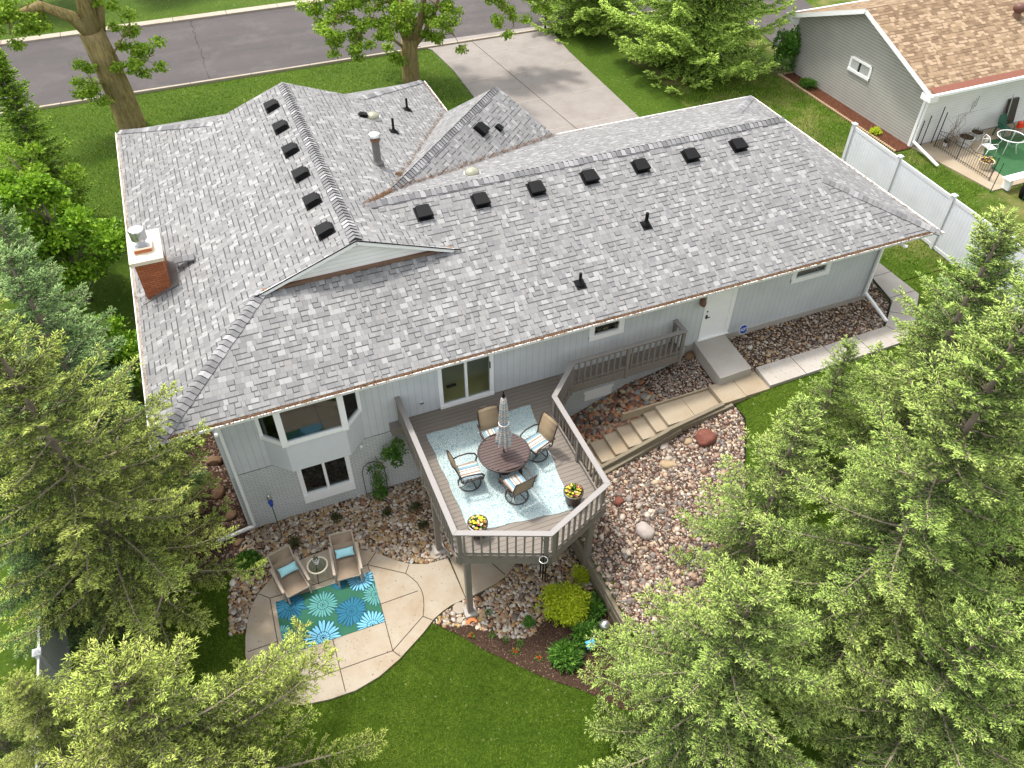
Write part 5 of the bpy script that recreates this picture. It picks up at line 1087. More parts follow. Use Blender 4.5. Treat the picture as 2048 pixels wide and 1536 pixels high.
fence('vinyl_fence', 'white fence half hidden under the spruces on the left edge', [(-3.72, -12), (-3.72, -9.6), (-3.72, -7.2), (-3.72, -4.8), (-3.72, -2.4), (-3.72, 0), (-3.72, 2.4), (-3.72, 4.8), (-3.8, 7.2), (-3.8, 9)], -.4, 1.7)

# ------------------------------------------------------------------ neighbour house
nh = thing('house', 'neighbouring house with a tan shingle roof and lap siding beyond the white fence', 'house', (0, 0, 0))
NX, NY0, NY1, NZ, NE = 31.85, 8.85, 17.75, 1.9, 4.58; RY = 13.25; RZ = 6.42; NS = (RZ-NE)/(RY-8.3)
b = MB(); b.add([(NX, NY0, NZ), (NX, NY1, NZ), (NX, NY1, NE+.08), (NX, RY, RZ-.12), (NX, NY0, NE+.08)], [(0, 4, 3, 2, 1)]); b.build('gable_wall', 'lap', nh)
b = MB(); b.add([(NX, NY0, NZ), (60, NY0, NZ), (60, NY0, NE), (NX, NY0, NE)], [(0, 1, 2, 3)]); b.add([(NX, NY1, NZ), (60, NY1, NZ), (60, NY1, NE), (NX, NY1, NE)], [(3, 2, 1, 0)]); b.build('wall', 'lapw', nh)
b = MB(); b.box(NX-.02, NX+.1, NY0-.04, NY0+.0, NZ, NE); b.box(NX-.03, NX, NY0-.04, NY0+.1, NZ, NE); b.build('corner_board', 'white', nh)
b = MB(); xr = 31.42; zf = lambda y: NE+NS*(min(y, 2*RY-y)-8.3)
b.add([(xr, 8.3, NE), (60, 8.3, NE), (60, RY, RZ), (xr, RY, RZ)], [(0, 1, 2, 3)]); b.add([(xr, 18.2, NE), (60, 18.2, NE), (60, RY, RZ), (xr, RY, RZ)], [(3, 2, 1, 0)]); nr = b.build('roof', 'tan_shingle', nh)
b = MB(); b.bar((xr+.02, 8.3, NE-.11), (xr+.02, RY, RZ-.11), .05, .2, (0, 0, 1)); b.bar((xr+.02, 18.2, NE-.11), (xr+.02, RY, RZ-.11), .05, .2); b.build('rake_board', 'white', nh)
b = MB(); b.add([(xr, 8.3, NE-.1), (NX, 8.3, NE-.1), (NX, RY, RZ-.2), (xr, RY, RZ-.2)], [(3, 2, 1, 0)]); b.add([(xr, 18.2, NE-.1), (NX, 18.2, NE-.1), (NX, RY, RZ-.2), (xr, RY, RZ-.2)], [(0, 1, 2, 3)]); b.box(xr, NX+.02, 8.3, 8.85, NE-.36, NE-.1); b.box(xr, NX+.02, 17.75, 18.2, NE-.36, NE-.1); b.box(NX, 60, 8.3, 8.85, NE-.12, NE-.03); b.build('soffit', 'white', nh)
b = MB(); b.prism([(xr+.1, 8.3), (60, 8.3), (60, 8.62), (xr+.1, 8.62)], lambda x, y: zf(y)+.004, lambda x, y: zf(y)+.02); b.build('copper_edge', plain('copper_flashing', (.20, .075, .048), .6, var=.15), nh)
b = MB(); b.box(xr-.05, 60, 8.18, 8.3, NE-.1, NE+.02); b.bar((32.6, 8.24, NE-.1), (32.0, 8.75, NE-.35), .1, .08); b.bar((31.9, 8.78, NE-.3), (31.9, 8.78, 2.2), .1, .08, (0, 1, 0)); b.bar((31.9, 8.8, 2.2), (31.62, 6.9, 2.02), .1, .08); b.build('gutter', 'white', nh, bevel=.01)
b = MB(); b.box(xr-.05, 60, 18.2, 18.3, NE-.1, NE+.02); b.build('gutter', 'white', nh)
b = MB(); y0, y1, z0, z1 = 12.24, 13.7, 3.5, 4.15
b.box(NX-.04, NX+.02, y0, y0+.12, z0, z1); b.box(NX-.04, NX+.02, y1-.12, y1, z0, z1); b.box(NX-.045, NX+.02, y0, y1, z1-.1, z1); b.box(NX-.06, NX+.02, y0, y1, z0, z0+.12); nw = b.build('window', 'white', nh)
b = MB(); b.box(NX-.012, NX-.008, y0+.1, y1-.1, z0+.1, z1-.08); b.build('pane', 'dark', nw); b = MB()
for k in range(9): b.box(NX-.02, NX-.014, y0+.14+k*.065, y0+.18+k*.065, z0+.12, z1-.1); b.box(NX-.02, NX-.014, y1-.16-k*.055, y1-.12-k*.055, z0+.12, z1-.1)
b.build('curtain', 'soffit', nw)
b = MB(); x, y = 38.6, 11.4; b.lathe([(.2, -.1), (.17, .15), (.15, .2)], (x, y, zf(y)), 16); b.build('turbine_base', 'rust', nr, 'auto')
b = MB(); b.lathe([(.15, .2), (.24, .26), (.28, .38), (.26, .5), (.16, .58), (.02, .6)], (x, y, zf(y)), 22); b.build('turbine_vent', plain('turbine_brown', (.13, .06, .045), .5), nr, True)
b = MB(); b.add([(30.95, 8.7, 1.93), (31.85, 8.7, 1.93), (31.85, 17.2, 1.93), (31.05, 17.2, 1.93)], [(0, 1, 2, 3)]); tag(b.build('mulch_strip', 'rmulch'), kind='structure'); chips('bark_chips', [(30.95, 8.7), (31.85, 8.7), (31.85, 17.2), (31.05, 17.2)], 9000, [(0, (.06, .022, .014)), (.5, (.14, .055, .03)), (.85, (.24, .11, .06)), (1, (.45, .33, .2))], 6, .06)
t = thing('garden_edging', 'scalloped tan edging along the red mulch strip of the neighbour house', 'edging', (30.95, 8.7, 1.9)); b = MB()
for k in range(66): b.lathe([(.055, -.03), (.06, .06), (.03, .09)], (.0+k*.0015, .06+k*.13, 0), 7)
for k in range(7): b.lathe([(.055, -.03), (.06, .06), (.03, .09)], (.05+k*.13, 8.6, 0), 7)
b.build('edging', 'brickedge', t, True)
shrub('tall_shrub', 'tall leafy shrub at the front corner of the neighbour house', 'shrub', 31.35, 17.6, (.75, .7, 2.3), 2600, .16, .09, 'leaf', 61, z=1.9)
shrub('low_shrub', 'dark green mound at the end of the red mulch strip', 'shrub', 31.4, 15.6, (.45, .5, .5), 900, .12, .04, 'leaf', 62, z=1.9)
shrub('low_shrub', 'small light green plant in the red mulch near the fence end', 'shrub', 31.3, 10.4, (.35, .35, .25), 300, .12, .04, 'spirea', 63, z=1.9)
# neighbour patio
b = MB(); b.prism([(31.9, 8.8), (32.4, 4.6), (36.9, 4.6), (45, 4.8), (45, 8.8)], 1.7, 1.92); tag(b.build('neighbour_patio', 'step'), kind='structure')
b = MB(); b.prism([(33.7, 4.95), (45, 4.95), (45, 7.9), (35.4, 7.9), (33.8, 6.6)], 1.92, 1.935); tag(b.build('artificial_turf', 'turf'), kind='structure')
t = thing('iron_fence', 'low black iron garden fence around the neighbour patio', 'fence', (32.85, 8.4, 1.93))
b = MB(); n = 26
for k in range(n+1):
    y_ = -3.1*k/n; h = .72+.12*abs(math.sin(k/n*math.pi*3)); b.bar((0, y_, 0), (0, y_, h), .012, .012)
for z_ in (.1, .62): b.bar((0, 0, z_), (0, -3.1, z_), .015, .015)
b.tube([(0, -3.1*k/n, .72+.12*abs(math.sin(k/n*math.pi*3))) for k in range(n+1)], .01, 5); b.build('panel', 'iron', t)
for x_, y_, h_ in ((0, 0, 1.6), (-.5, .3, 1.4), (-.75, .35, 1.2), (0, -1.3, 1.1), (0, -3.15, 1.05), (.1, .3, 1.7)): b = MB(); b.bar((x_, y_, 0), (x_, y_, h_), .03, .03); b.build('rod', 'iron', t)
def tub(x, y, r, lab, mat='soffit', leafm='dkleaf'):
    t = thing('tub_planter', lab, 'planter', (x, y, 1.93)); b = MB(); b.lathe([(r*.8, 0), (r, r*1.05), (r*1.05, r*1.1), (r*.9, r*1.08)], (0, 0, 0), 20); b.build('tub', mat, t, 'auto')
    b = MB(); b.lathe([(.01, r*1.07), (r*.9, r*1.1)], (0, 0, 0), 16); b.build('soil', 'soil', t)
    rg = np.random.default_rng(int(x*10)); v = leafball((0, 0, r), (r, r, r*.7), 90, .09, .03, rg); mesh_np('leaves', v[0], v[1], leafm, t, v[2])
tub(34.2, 8.05, .34, 'grey half barrel planter behind the iron fence'); tub(35.1, 8.3, .28, 'second grey planter against the white siding'); tub(33.5, 6.15, .3, 'low round pot of red leaves on the patio edge', 'cream', 'purple'); tub(33.4, 8.3, .16, 'small white pot by the iron trellis rods', 'white')
t = thing('bare_vine', 'bare twisted vine on the iron rods by the neighbour wall', 'vine', (33.4, 8.1, 1.93)); b = MB(); rg = np.random.default_rng(4)
for k in range(12): a = rg.normal(0, .3, 6); b.tube([(0, 0, 0), (a[0]*.5, a[1]*.3, .5), (a[2], a[3]*.3, 1.0), (a[2]+rg.normal(0, .3), a[3]*.3, 1.4), (a[2]+rg.normal(0, .5)+.3, 0, 1.6)], [.02, .014, .01, .006, .003], 4)
b.build('stems', 'sbark', t)
t = thing('metal_garden_chair', 'white metal armchair beside the glass table on the green turf', 'chair', (34.35, 6.95, 1.935), R(-100))
b = MB()
for s in (-1, 1): b.tube([(.25*s, .25, 0), (.25*s, .22, .42), (.25*s, -.2, .40), (.27*s, -.3, 0)], .014, 6); b.tube([(.27*s, .22, .42), (.28*s, .15, .64), (.27*s, -.22, .66)], .013, 6)
b.tube([(-.25, -.2, .4), (-.26, -.26, .75), (-.12, -.3, .95), (.12, -.3, .95), (.26, -.26, .75), (.25, -.2, .4)], .014, 6)
for s in (-.1, 0, .1): b.tube([(s, -.2, .42), (s*.4, -.29, .93)], .008, 5)
b.build('frame', 'white', t, True); b = MB()
for k in range(8): b.bar((-.25, -.18+k*.055, .41), (.25, -.18+k*.055, .41), .025, .01)
b.build('seat', 'white', t)
t = thing('glass_table', 'round glass patio table with white frame on the green turf', 'table', (35.45, 6.9, 1.935)); b = MB()
b.tube([(.58*math.cos(a), .58*math.sin(a), .7) for a in np.linspace(0, 6.283, 36, endpoint=False)], .022, 6, True); b.build('rim', 'white', t, True)
b = MB(); b.lathe([(.57, .695), (.57, .703)], (0, 0, 0), 32); b.build('glass_top', 'tabglass', t)
for k in range(4): a = k*math.pi/2+.5; b = MB(); b.tube([(.5*math.cos(a), .5*math.sin(a), .69), (.3*math.cos(a), .3*math.sin(a), .4), (.45*math.cos(a), .45*math.sin(a), 0)], .018, 6); b.build('leg', 'white', t, True)
def plchair(x, y, rz, lab):
    t = thing('plastic_chair', lab, 'chair', (x, y, 1.93), rz); b = MB()
    b.box(-.24, .24, -.22, .24, .40, .43); b.build('seat', 'green_pl', t, bevel=.02); b = MB(); vs = []; n = 9
    for j in range(6):
        for i in range(n): a = (i/(n-1)-.5)*2.0; z_ = .42+j*.095; w_ = .27*(1-.25*(j/5)**3); vs.append((math.sin(a)*w_/math.sin(1.0), -.12-.12*math.cos(a)-j*.03, z_))
    fs = [(j*n+i, j*n+i+1, (j+1)*n+i+1, (j+1)*n+i) for j in range(5) for i in range(n-1)]; b.add(vs, fs); b.build('backrest', 'green_pl', t, True)
    for s in (-1, 1):
        b = MB(); b.tube([(.27*s, -.2, .62), (.29*s, .1, .63), (.28*s, .24, .55), (.26*s, .25, .4)], .025, 6); b.build('arm', 'green_pl', t, True)
        for y_ in (-.22, .24): b = MB(); b.bar((.25*s, y_, .41), (.27*s, y_*1.12, 0), .05, .04); b.build('leg', 'green_pl', t)
plchair(36.35, 8.0, R(180), 'dark green plastic chair by the white wall of the neighbour house')
t = thing('snow_shovel', 'shovel with a red scoop leaning on the white siding', 'shovel', (37.6, 8.2, 1.93)); b = MB(); b.tube([(0, 0, .35), (.2, .5, 1.7)], .018, 6); b.build('shaft', 'steel', t); b = MB(); b.box(-.2, .2, -.12, .06, .12, .4); b.build('scoop', 'red_pl', t, bevel=.03); b = MB(); b.tube([(.14, .47, 1.68), (.2, .5, 1.8), (.28, .52, 1.7), (.14, .47, 1.68)], .015, 6); b.build('grip', 'red_pl', t)
t = thing('lounge_cushion', 'dark brown folded cushion chair leaning on the neighbour wall', 'cushion', (37.2, 8.5, 1.93)); b = MB(); b.X = Matrix.Rotation(R(-12), 4, 'X'); b.box(-.3, .3, -.05, .05, .2, 1.35); b.build('cushion', 'brown', t, bevel=.03); b = MB(); b.bar((-.34, -.1, 0), (-.34, .15, 1.6), .03, .03); b.build('pole', 'steel', t)
t = thing('garden_bench', 'low white bench at the corner of the neighbour patio', 'bench', (33.5, 4.5, 1.93)); b = MB(); b.box(-.75, 1.2, -.2, .2, .46, .5); b.build('seat', 'white', t, bevel=.008)
for x_ in (-.6, .95): b = MB(); b.box(x_, x_+.12, -.17, .17, 0, .46); b.build('leg', 'white', t)
t = thing('kettle_grill', 'black covered grill at the right picture edge', 'grill', (33.3, 3.7, 1.88)); b = MB(); b.lathe([(.3, 0), (.34, .3), (.3, .75), (.26, .82)], (0, 0, 0), 18); b.build('cover', 'black', t, True); b = MB(); b.lathe([(.27, .8), (.3, .9), (.24, 1.05), (.02, 1.12)], (0, 0, 0), 18); b.build('lid', 'black', t, True)
b = MB(); b.tube([(-.35, -.1, 0), (-.35, -.1, .95)], .015, 6); b.tube([(-1.0, .9, 0), (-1.0, .9, 1.3)], .02, 6); b.build('pole', 'green_pl', t)
# hanging items on the wall
t = thing('wall_chime', 'thin metal chime hanging on the white siding', 'wind chime', (34.6, 8.7, 3.6)); b = MB()
for k in range(3): b.tube([(k*.1, 0, .1*k), (k*.1, 0, -.5+.1*k)], .01, 5)
b.build('tube', 'iron', t)

# ------------------------------------------------------------------ trees
def rotz(D, a):
    c_, s_ = np.cos(a), np.sin(a); return np.stack([D[..., 0]*c_-D[..., 1]*s_, D[..., 0]*s_+D[..., 1]*c_, D[..., 2]], -1)
def spruce_parts(Ht, Rd, seed, z0=.08, step=.56, shoot=.115, sr=.0165, sp2=.09, sp3=.042, lenf=None, nb=(4, 6), droop=.12, jz=.1, bare=.12, open_=1.0, lit=0.0, col=0.0):
    rg = np.random.default_rng(seed); A = []; W0 = []; W1 = []; R0 = []; R1 = []; SP, SD, SLn, ST, SR = [], [], [], [], []
    z = Ht*z0
    while z < Ht*.97:
        t = (z-Ht*z0)/(Ht*(1-z0)); prof = (1-t)**.8*(.75+.25*min(1, t*6)); nbr = rg.integers(*nb)+1
        a0 = rg.uniform(0, 6.28)
        for k in range(nbr):
            a = a0+k*2*math.pi/nbr+rg.normal(0, .22); L = Rd*prof*rg.uniform(.62, 1.12)+.15
            if lenf: L *= lenf(a % (2*math.pi), z)
            if L < .2: continue
            el = np.interp(t, [0, .5, 1], [-.22, .05, .8])+rg.normal(0, .08); n = 12; s = np.linspace(0, 1, n)
            cv = rg.normal(0, .12); ang = a+cv*s; drp = -droop*L*np.sin(s*math.pi*.9)*(1-t)+.10*L*s**3
            rr = L*s*math.cos(el); pts = np.stack([np.cos(ang)*rr, np.sin(ang)*rr, z+rg.normal(0, jz)+L*s*math.sin(el)+drp+rg.normal(0, .012*L, n)*s], 1)
            r0 = .012+.012*L; W0.append(pts[:-1]); W1.append(pts[1:]); rr_ = r0*(1-s*.9)+.002; R0.append(rr_[:-1]); R1.append(rr_[1:])
            # secondary branchlets
            m = max(4, int(L*(1-bare)/sp2)); q = np.linspace(bare, .99, m)+rg.normal(0, .01, m); q = np.clip(q, 0, .995)
            for side in (-1, 1):
                kk = rg.random(m) < open_; qq = q[kk]; f = qq*(n-1); i0 = np.minimum(f.astype(int), n-2); fr = (f-i0)[:, None]; B = pts[i0]*(1-fr)+pts[i0+1]*fr
                d1 = norm(pts[i0+1]-pts[i0]); th = side*rg.normal(.95, .15, len(qq)); D2 = rotz(d1, th); D2[:, 2] = rg.normal(-.12, .13, len(qq))*(1-t)+d1[:, 2]*.4; D2 = norm(D2)
                L2 = (.19*L*(1-qq)**.7+.17)*rg.uniform(.65, 1.15, len(qq)); L2 = np.minimum(L2, 1.1)
                W0.append(B); W1.append(B+D2*L2[:, None]*.95); R0.append(np.full(len(qq), .006)); R1.append(np.full(len(qq), .003))
                # shoots on the branchlets
                cnt = np.maximum(2, (L2/sp3).astype(int)); idx = np.repeat(np.arange(len(qq)), cnt); u = (np.arange(len(idx))-np.repeat(np.cumsum(cnt)-cnt, cnt)+.8)/np.repeat(cnt, cnt)
                u = np.minimum(u, 1.0); Pb = B[idx]+D2[idx]*(L2[idx]*u)[:, None]; Pb[:, 2] -= (L2[idx]*u)**2*.10
                for s3 in (-1, 1):
                    keep = rg.random(len(idx)) < .9; Dn = rotz(D2[idx][keep], s3*rg.normal(.75, .22, keep.sum())); Dn[:, 2] += rg.normal(.12, .28, keep.sum()); SP.append(Pb[keep]); SD.append(norm(Dn)); ln = shoot*rg.uniform(.6, 1.25, keep.sum())*(1.15-.3*u[keep]); SLn.append(ln); SR.append(np.full(len(ln), sr))
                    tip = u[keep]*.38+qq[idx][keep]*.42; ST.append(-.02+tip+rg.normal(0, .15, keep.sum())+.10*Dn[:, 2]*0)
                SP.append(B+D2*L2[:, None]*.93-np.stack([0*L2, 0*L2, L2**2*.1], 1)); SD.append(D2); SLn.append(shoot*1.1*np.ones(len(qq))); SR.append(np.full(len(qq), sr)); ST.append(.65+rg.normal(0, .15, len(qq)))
            # top-of-branch shoots
            m = int(L/.035); qq = rg.uniform(max(bare, .12), 1, m); f = qq*(n-1); i0 = np.minimum(f.astype(int), n-2); fr = (f-i0)[:, None]; B = pts[i0]*(1-fr)+pts[i0+1]*fr; d1 = norm(pts[i0+1]-pts[i0])
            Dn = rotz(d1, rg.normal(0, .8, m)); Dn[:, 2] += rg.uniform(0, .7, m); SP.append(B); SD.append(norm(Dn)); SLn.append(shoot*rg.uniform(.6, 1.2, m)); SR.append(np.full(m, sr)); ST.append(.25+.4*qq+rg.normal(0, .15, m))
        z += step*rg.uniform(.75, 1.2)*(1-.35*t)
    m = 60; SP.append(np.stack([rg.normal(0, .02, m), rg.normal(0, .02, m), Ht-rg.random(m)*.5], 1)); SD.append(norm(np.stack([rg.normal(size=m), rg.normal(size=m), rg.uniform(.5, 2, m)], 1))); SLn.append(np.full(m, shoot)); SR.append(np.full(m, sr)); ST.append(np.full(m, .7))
    fol = spindles(np.concatenate(SP), np.concatenate(SD), np.concatenate(SLn), np.concatenate(SR), rg, np.clip(np.concatenate(ST), 0, 1))
    wv, wf = cones(np.concatenate(W0), np.concatenate(W1), np.concatenate(R0), np.concatenate(R1), rg)
    return fol, (wv, wf), len(fol[1])
SPR = {}
def spruce(key, lab, x, y, zb, Ht=12, Rd=3, seed=1, mat='spruce_a', rz=0, group=None, tr=.17, lean=(0, 0), cat_='tree', name='spruce_tree', **kw):
    t = thing(name, lab, cat_, (x, y, zb), rz, group)
    fol, wd, n_ = spruce_parts(Ht, Rd, seed, **kw)
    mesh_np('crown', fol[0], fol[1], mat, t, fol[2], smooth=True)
    mesh_np('branches', wd[0], wd[1], 'twig', t)
    b = MB(); rq = np.random.default_rng(seed); b.tube([(rq.normal(0, .02), rq.normal(0, .02), Ht*q-.1) for q in np.linspace(0, 1, 10)], [tr*(1-q)**.9+.01 for q in np.linspace(0, 1, 10)], 10); b.build('trunk', 'sbark', t, True)
    NF[0] += n_; return t
NF = [0]
def sector(pairs, default=1.0):
    """branch length factor by compass angle (degrees, 0 = +x, 90 = +y)"""
    def f(a, z):
        d = math.degrees(a); 
        for a0, a1, zmax, k in pairs:
            if (a0 <= d <= a1 or a0 <= d+360 <= a1 or a0 <= d-360 <= a1) and z < zmax: return k
        return default
    return f
FULL = TREES = True
if TREES:
    gR = 'spruces in the bottom right of the yard'; gL = 'spruces along the left fence'
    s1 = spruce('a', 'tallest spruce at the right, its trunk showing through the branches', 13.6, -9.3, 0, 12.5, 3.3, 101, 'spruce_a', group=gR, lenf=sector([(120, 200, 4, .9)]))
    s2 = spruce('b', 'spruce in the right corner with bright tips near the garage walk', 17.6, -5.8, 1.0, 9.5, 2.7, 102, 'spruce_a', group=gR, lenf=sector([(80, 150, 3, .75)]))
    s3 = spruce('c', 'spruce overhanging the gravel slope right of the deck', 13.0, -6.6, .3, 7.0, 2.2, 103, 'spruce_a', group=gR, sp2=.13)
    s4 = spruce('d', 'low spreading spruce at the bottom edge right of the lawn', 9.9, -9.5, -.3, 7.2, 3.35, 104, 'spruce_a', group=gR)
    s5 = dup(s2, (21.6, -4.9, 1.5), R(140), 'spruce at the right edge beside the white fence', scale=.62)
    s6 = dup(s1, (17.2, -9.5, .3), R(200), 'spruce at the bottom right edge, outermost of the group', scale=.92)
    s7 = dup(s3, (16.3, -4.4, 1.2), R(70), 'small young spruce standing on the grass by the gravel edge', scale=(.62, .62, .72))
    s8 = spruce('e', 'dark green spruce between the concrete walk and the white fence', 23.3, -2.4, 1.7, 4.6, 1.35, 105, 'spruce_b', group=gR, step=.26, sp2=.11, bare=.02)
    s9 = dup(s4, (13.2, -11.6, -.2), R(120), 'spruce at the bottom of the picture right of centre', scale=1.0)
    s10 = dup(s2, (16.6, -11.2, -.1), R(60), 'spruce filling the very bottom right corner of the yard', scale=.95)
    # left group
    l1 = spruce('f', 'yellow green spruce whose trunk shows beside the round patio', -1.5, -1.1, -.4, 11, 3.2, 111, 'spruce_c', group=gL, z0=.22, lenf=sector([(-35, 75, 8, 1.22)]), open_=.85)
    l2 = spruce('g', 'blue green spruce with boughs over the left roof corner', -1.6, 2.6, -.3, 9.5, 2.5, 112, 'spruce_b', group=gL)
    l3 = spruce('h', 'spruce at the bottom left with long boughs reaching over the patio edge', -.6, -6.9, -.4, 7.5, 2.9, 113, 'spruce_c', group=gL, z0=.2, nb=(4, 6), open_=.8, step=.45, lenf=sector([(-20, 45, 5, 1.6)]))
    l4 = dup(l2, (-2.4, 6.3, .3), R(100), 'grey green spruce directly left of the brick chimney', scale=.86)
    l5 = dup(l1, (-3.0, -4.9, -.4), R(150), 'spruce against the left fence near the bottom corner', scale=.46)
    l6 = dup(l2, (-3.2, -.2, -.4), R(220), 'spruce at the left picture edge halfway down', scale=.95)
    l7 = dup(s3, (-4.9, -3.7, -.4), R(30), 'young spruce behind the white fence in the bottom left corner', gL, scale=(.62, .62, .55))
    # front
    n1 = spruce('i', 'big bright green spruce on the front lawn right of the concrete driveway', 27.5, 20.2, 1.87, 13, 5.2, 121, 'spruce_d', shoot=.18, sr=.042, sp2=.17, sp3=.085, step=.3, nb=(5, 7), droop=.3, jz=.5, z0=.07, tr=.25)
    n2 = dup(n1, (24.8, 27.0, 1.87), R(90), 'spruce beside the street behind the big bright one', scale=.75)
# broadleaf trees
def branchy(rg, segs, b, leafn, L, W, clus, spread, dens=1.7):
    """segs: list of (polyline, r0, r1); leaves cluster along the outer half"""
    ps = []
    for pl, r0, r1, nl in segs:
        n = len(pl); b.tube(pl, [r0+(r1-r0)*i/(n-1) for i in range(n)], 10 if r0 > .1 else 6)
        if nl:
            P = np.array(pl)
            for k in range(int(nl*dens)):
                q = rg.uniform(.35, 1)*(n-1); i = min(int(q), n-2); c_ = P[i]*(1-q+i)+P[i+1]*(q-i)+rg.normal(0, spread, 3)
                b.tube([tuple(P[i]*(1-q+i)+P[i+1]*(q-i)), tuple(c_)], [.02, .006], 4)
                m = clus; d = norm(rg.normal(size=(m, 3))); P_ = c_+d*rg.uniform(.05, spread*.9, (m, 1))*np.array([1, 1, .6]); D = norm(d*.6+rg.normal(0, .5, (m, 3))+np.array([0, 0, -.35])); N = norm(rg.normal(0, .45, (m, 3))+np.array([0, 0, 1.]))
                ps.append(leaves(P_, D, N, L*rg.uniform(.7, 1.2, m), W*rg.uniform(.8, 1.2, m), np.clip(rg.normal(.55, .25, m), 0, 1)))
    return cat(ps)
def maple(lab, x, y, z, segs, seed, L=.17, W=.17, clus=130, spread=.40, mat='maple'):
    t = thing('maple_tree', lab, 'tree', (x, y, z)); rg = np.random.default_rng(seed); b = MB(); v = branchy(rg, segs, b, 0, L, W, clus, spread)
    b.build('trunk', 'bark', t, True); mesh_np('crown', v[0], v[1], mat, t, v[2], smooth=False); return t
rg = np.random.default_rng(9)
def fan(p0, n, z0, z1, rad, seed, r=.1, a0=0, a1=6.28, nl=9):
    r_g = np.random.default_rng(seed); out = []
    for k in range(n):
        a = a0+(a1-a0)*(k+r_g.uniform(.2, .8))/n; R_ = rad*r_g.uniform(.7, 1.1); zz = r_g.uniform(z0, z1); p0_ = np.array(p0)
        p3 = p0_+np.array([math.cos(a)*R_, math.sin(a)*R_, zz]); p1 = p0_+(p3-p0_)*.35+np.array([0, 0, .25*abs(zz)]); p2 = p0_+(p3-p0_)*.7+np.array([0, 0, .25*abs(zz)])+r_g.normal(0, .3, 3)
        out.append(([tuple(p0_), tuple(p1), tuple(p2), tuple(p3)], r, .02, nl))
    return out
segs = [([(0.0, 0, -.3), (0, 0, .2), (-.04, 0, 1.5), (-.15, 0, 3.0), (-.3, 0, 4.3)], .68, .52, 0), ([(-.25, 0, 4.0), (-.8, -.1, 5.0), (-1.8, -.2, 5.6), (-3.2, -.4, 5.3), (-4.6, -.6, 5.9)], .3, .1, 8),
        ([(-.3, 0, 4.2), (-.1, .1, 6), (.2, .2, 8), (.3, .3, 11)], .4, .1, 14), ([(-.2, .2, 3.6), (.4, .5, 5.5), (1.2, .9, 7.5), (2.2, 1.4, 10)], .3, .08, 12),
        ([(.1, -.2, 2.6), (.9, -.8, 3.1), (1.9, -1.1, 3.4)], .06, .02, 6), ([(.1, -.2, 3.2), (.8, -.5, 4.0), (1.3, -.8, 4.6)], .05, .02, 5), ([(-.3, -.3, 2.2), (-.9, -.8, 2.5), (-1.3, -1.0, 2.3)], .05, .02, 6), ([(-4.2, -.5, 5.4), (-4.9, -.7, 4.6), (-5.1, -.8, 3.8)], .05, .02, 6), ([(-3.0, -.4, 5.4), (-3.2, -.6, 4.8)], .03, .02, 3)]
segs += fan((.2, .2, 8), 6, .5, 3, 4, 5, .12)
maple('large maple with a thick mossy trunk at the top left of the yard', 0.0, 23.9, 1.87, segs, 1, L=.13, W=.13)
segs = [([(0, 0, -.3), (0, 0, .3), (.02, 0, 1.3), (.1, 0, 2.1)], .46, .40, 0), ([(.05, 0, 1.7), (-.3, 0, 2.8), (-.6, .1, 4.5), (-.9, .2, 7)], .2, .08, 8), ([(.1, .1, 1.9), (.05, .1, 3.2), (0, .1, 5), (-.1, .1, 8)], .25, .08, 8), ([(.2, 0, 1.8), (.7, .1, 2.7), (1.0, .1, 3.8), (1.2, .1, 7)], .24, .08, 8), ([(.15, -.1, 1.7), (.8, -.2, 2.3), (1.5, -.2, 3.4), (2.4, 0, 6)], .16, .05, 8), ([(-.1, 0, 1.6), (-.7, -.1, 2.2), (-1.0, -.2, 3.2), (-1.5, -.2, 5)], .09, .03, 5),
        ([(-.6, 0, 4.5), (-2, -.6, 4.7), (-3.4, -1.2, 4.0), (-4.2, -1.5, 3.2)], .08, .02, 12), ([(-.5, 0, 4), (-1.6, -1.0, 4.2), (-2.6, -1.6, 3.4), (-3.0, -1.8, 2.8)], .07, .02, 10), ([(0, 0, 4.5), (-.6, -1.4, 4.3), (-1.2, -2.2, 3.4)], .06, .02, 8), ([(1.0, 0, 4), (1.6, -1.2, 3.6), (1.8, -1.8, 2.6)], .05, .02, 7),
        ([(1.2, 0, 6), (3.0, -1.0, 5.2), (4.4, -1.6, 3.8), (4.9, -1.8, 2.6)], .07, .012, 11), ([(2.4, 0, 6), (4.6, -.4, 5.4), (6.4, -.8, 4.3), (7.2, -1.0, 3.2)], .07, .012, 15), ([(2.4, 0, 6), (4.2, .4, 5.6), (6.0, .6, 4.6)], .07, .012, 9), ([(-1.5, 0, 5), (-3.0, 0, 5), (-4.6, 0, 4.2)], .06, .02, 10), ([(-.5, -.3, .9+.6), (-.9, -.6, 1.6), (-1.1, -.7, 1.4)], .03, .01, 2)]
segs += fan((.3, .1, 6), 8, 1, 4, 4, 6, .1)
maple('multi stemmed maple in the front lawn beside the concrete driveway', 13.35, 23.7, 1.87, segs, 2, L=.12, W=.12, clus=130, spread=.38)
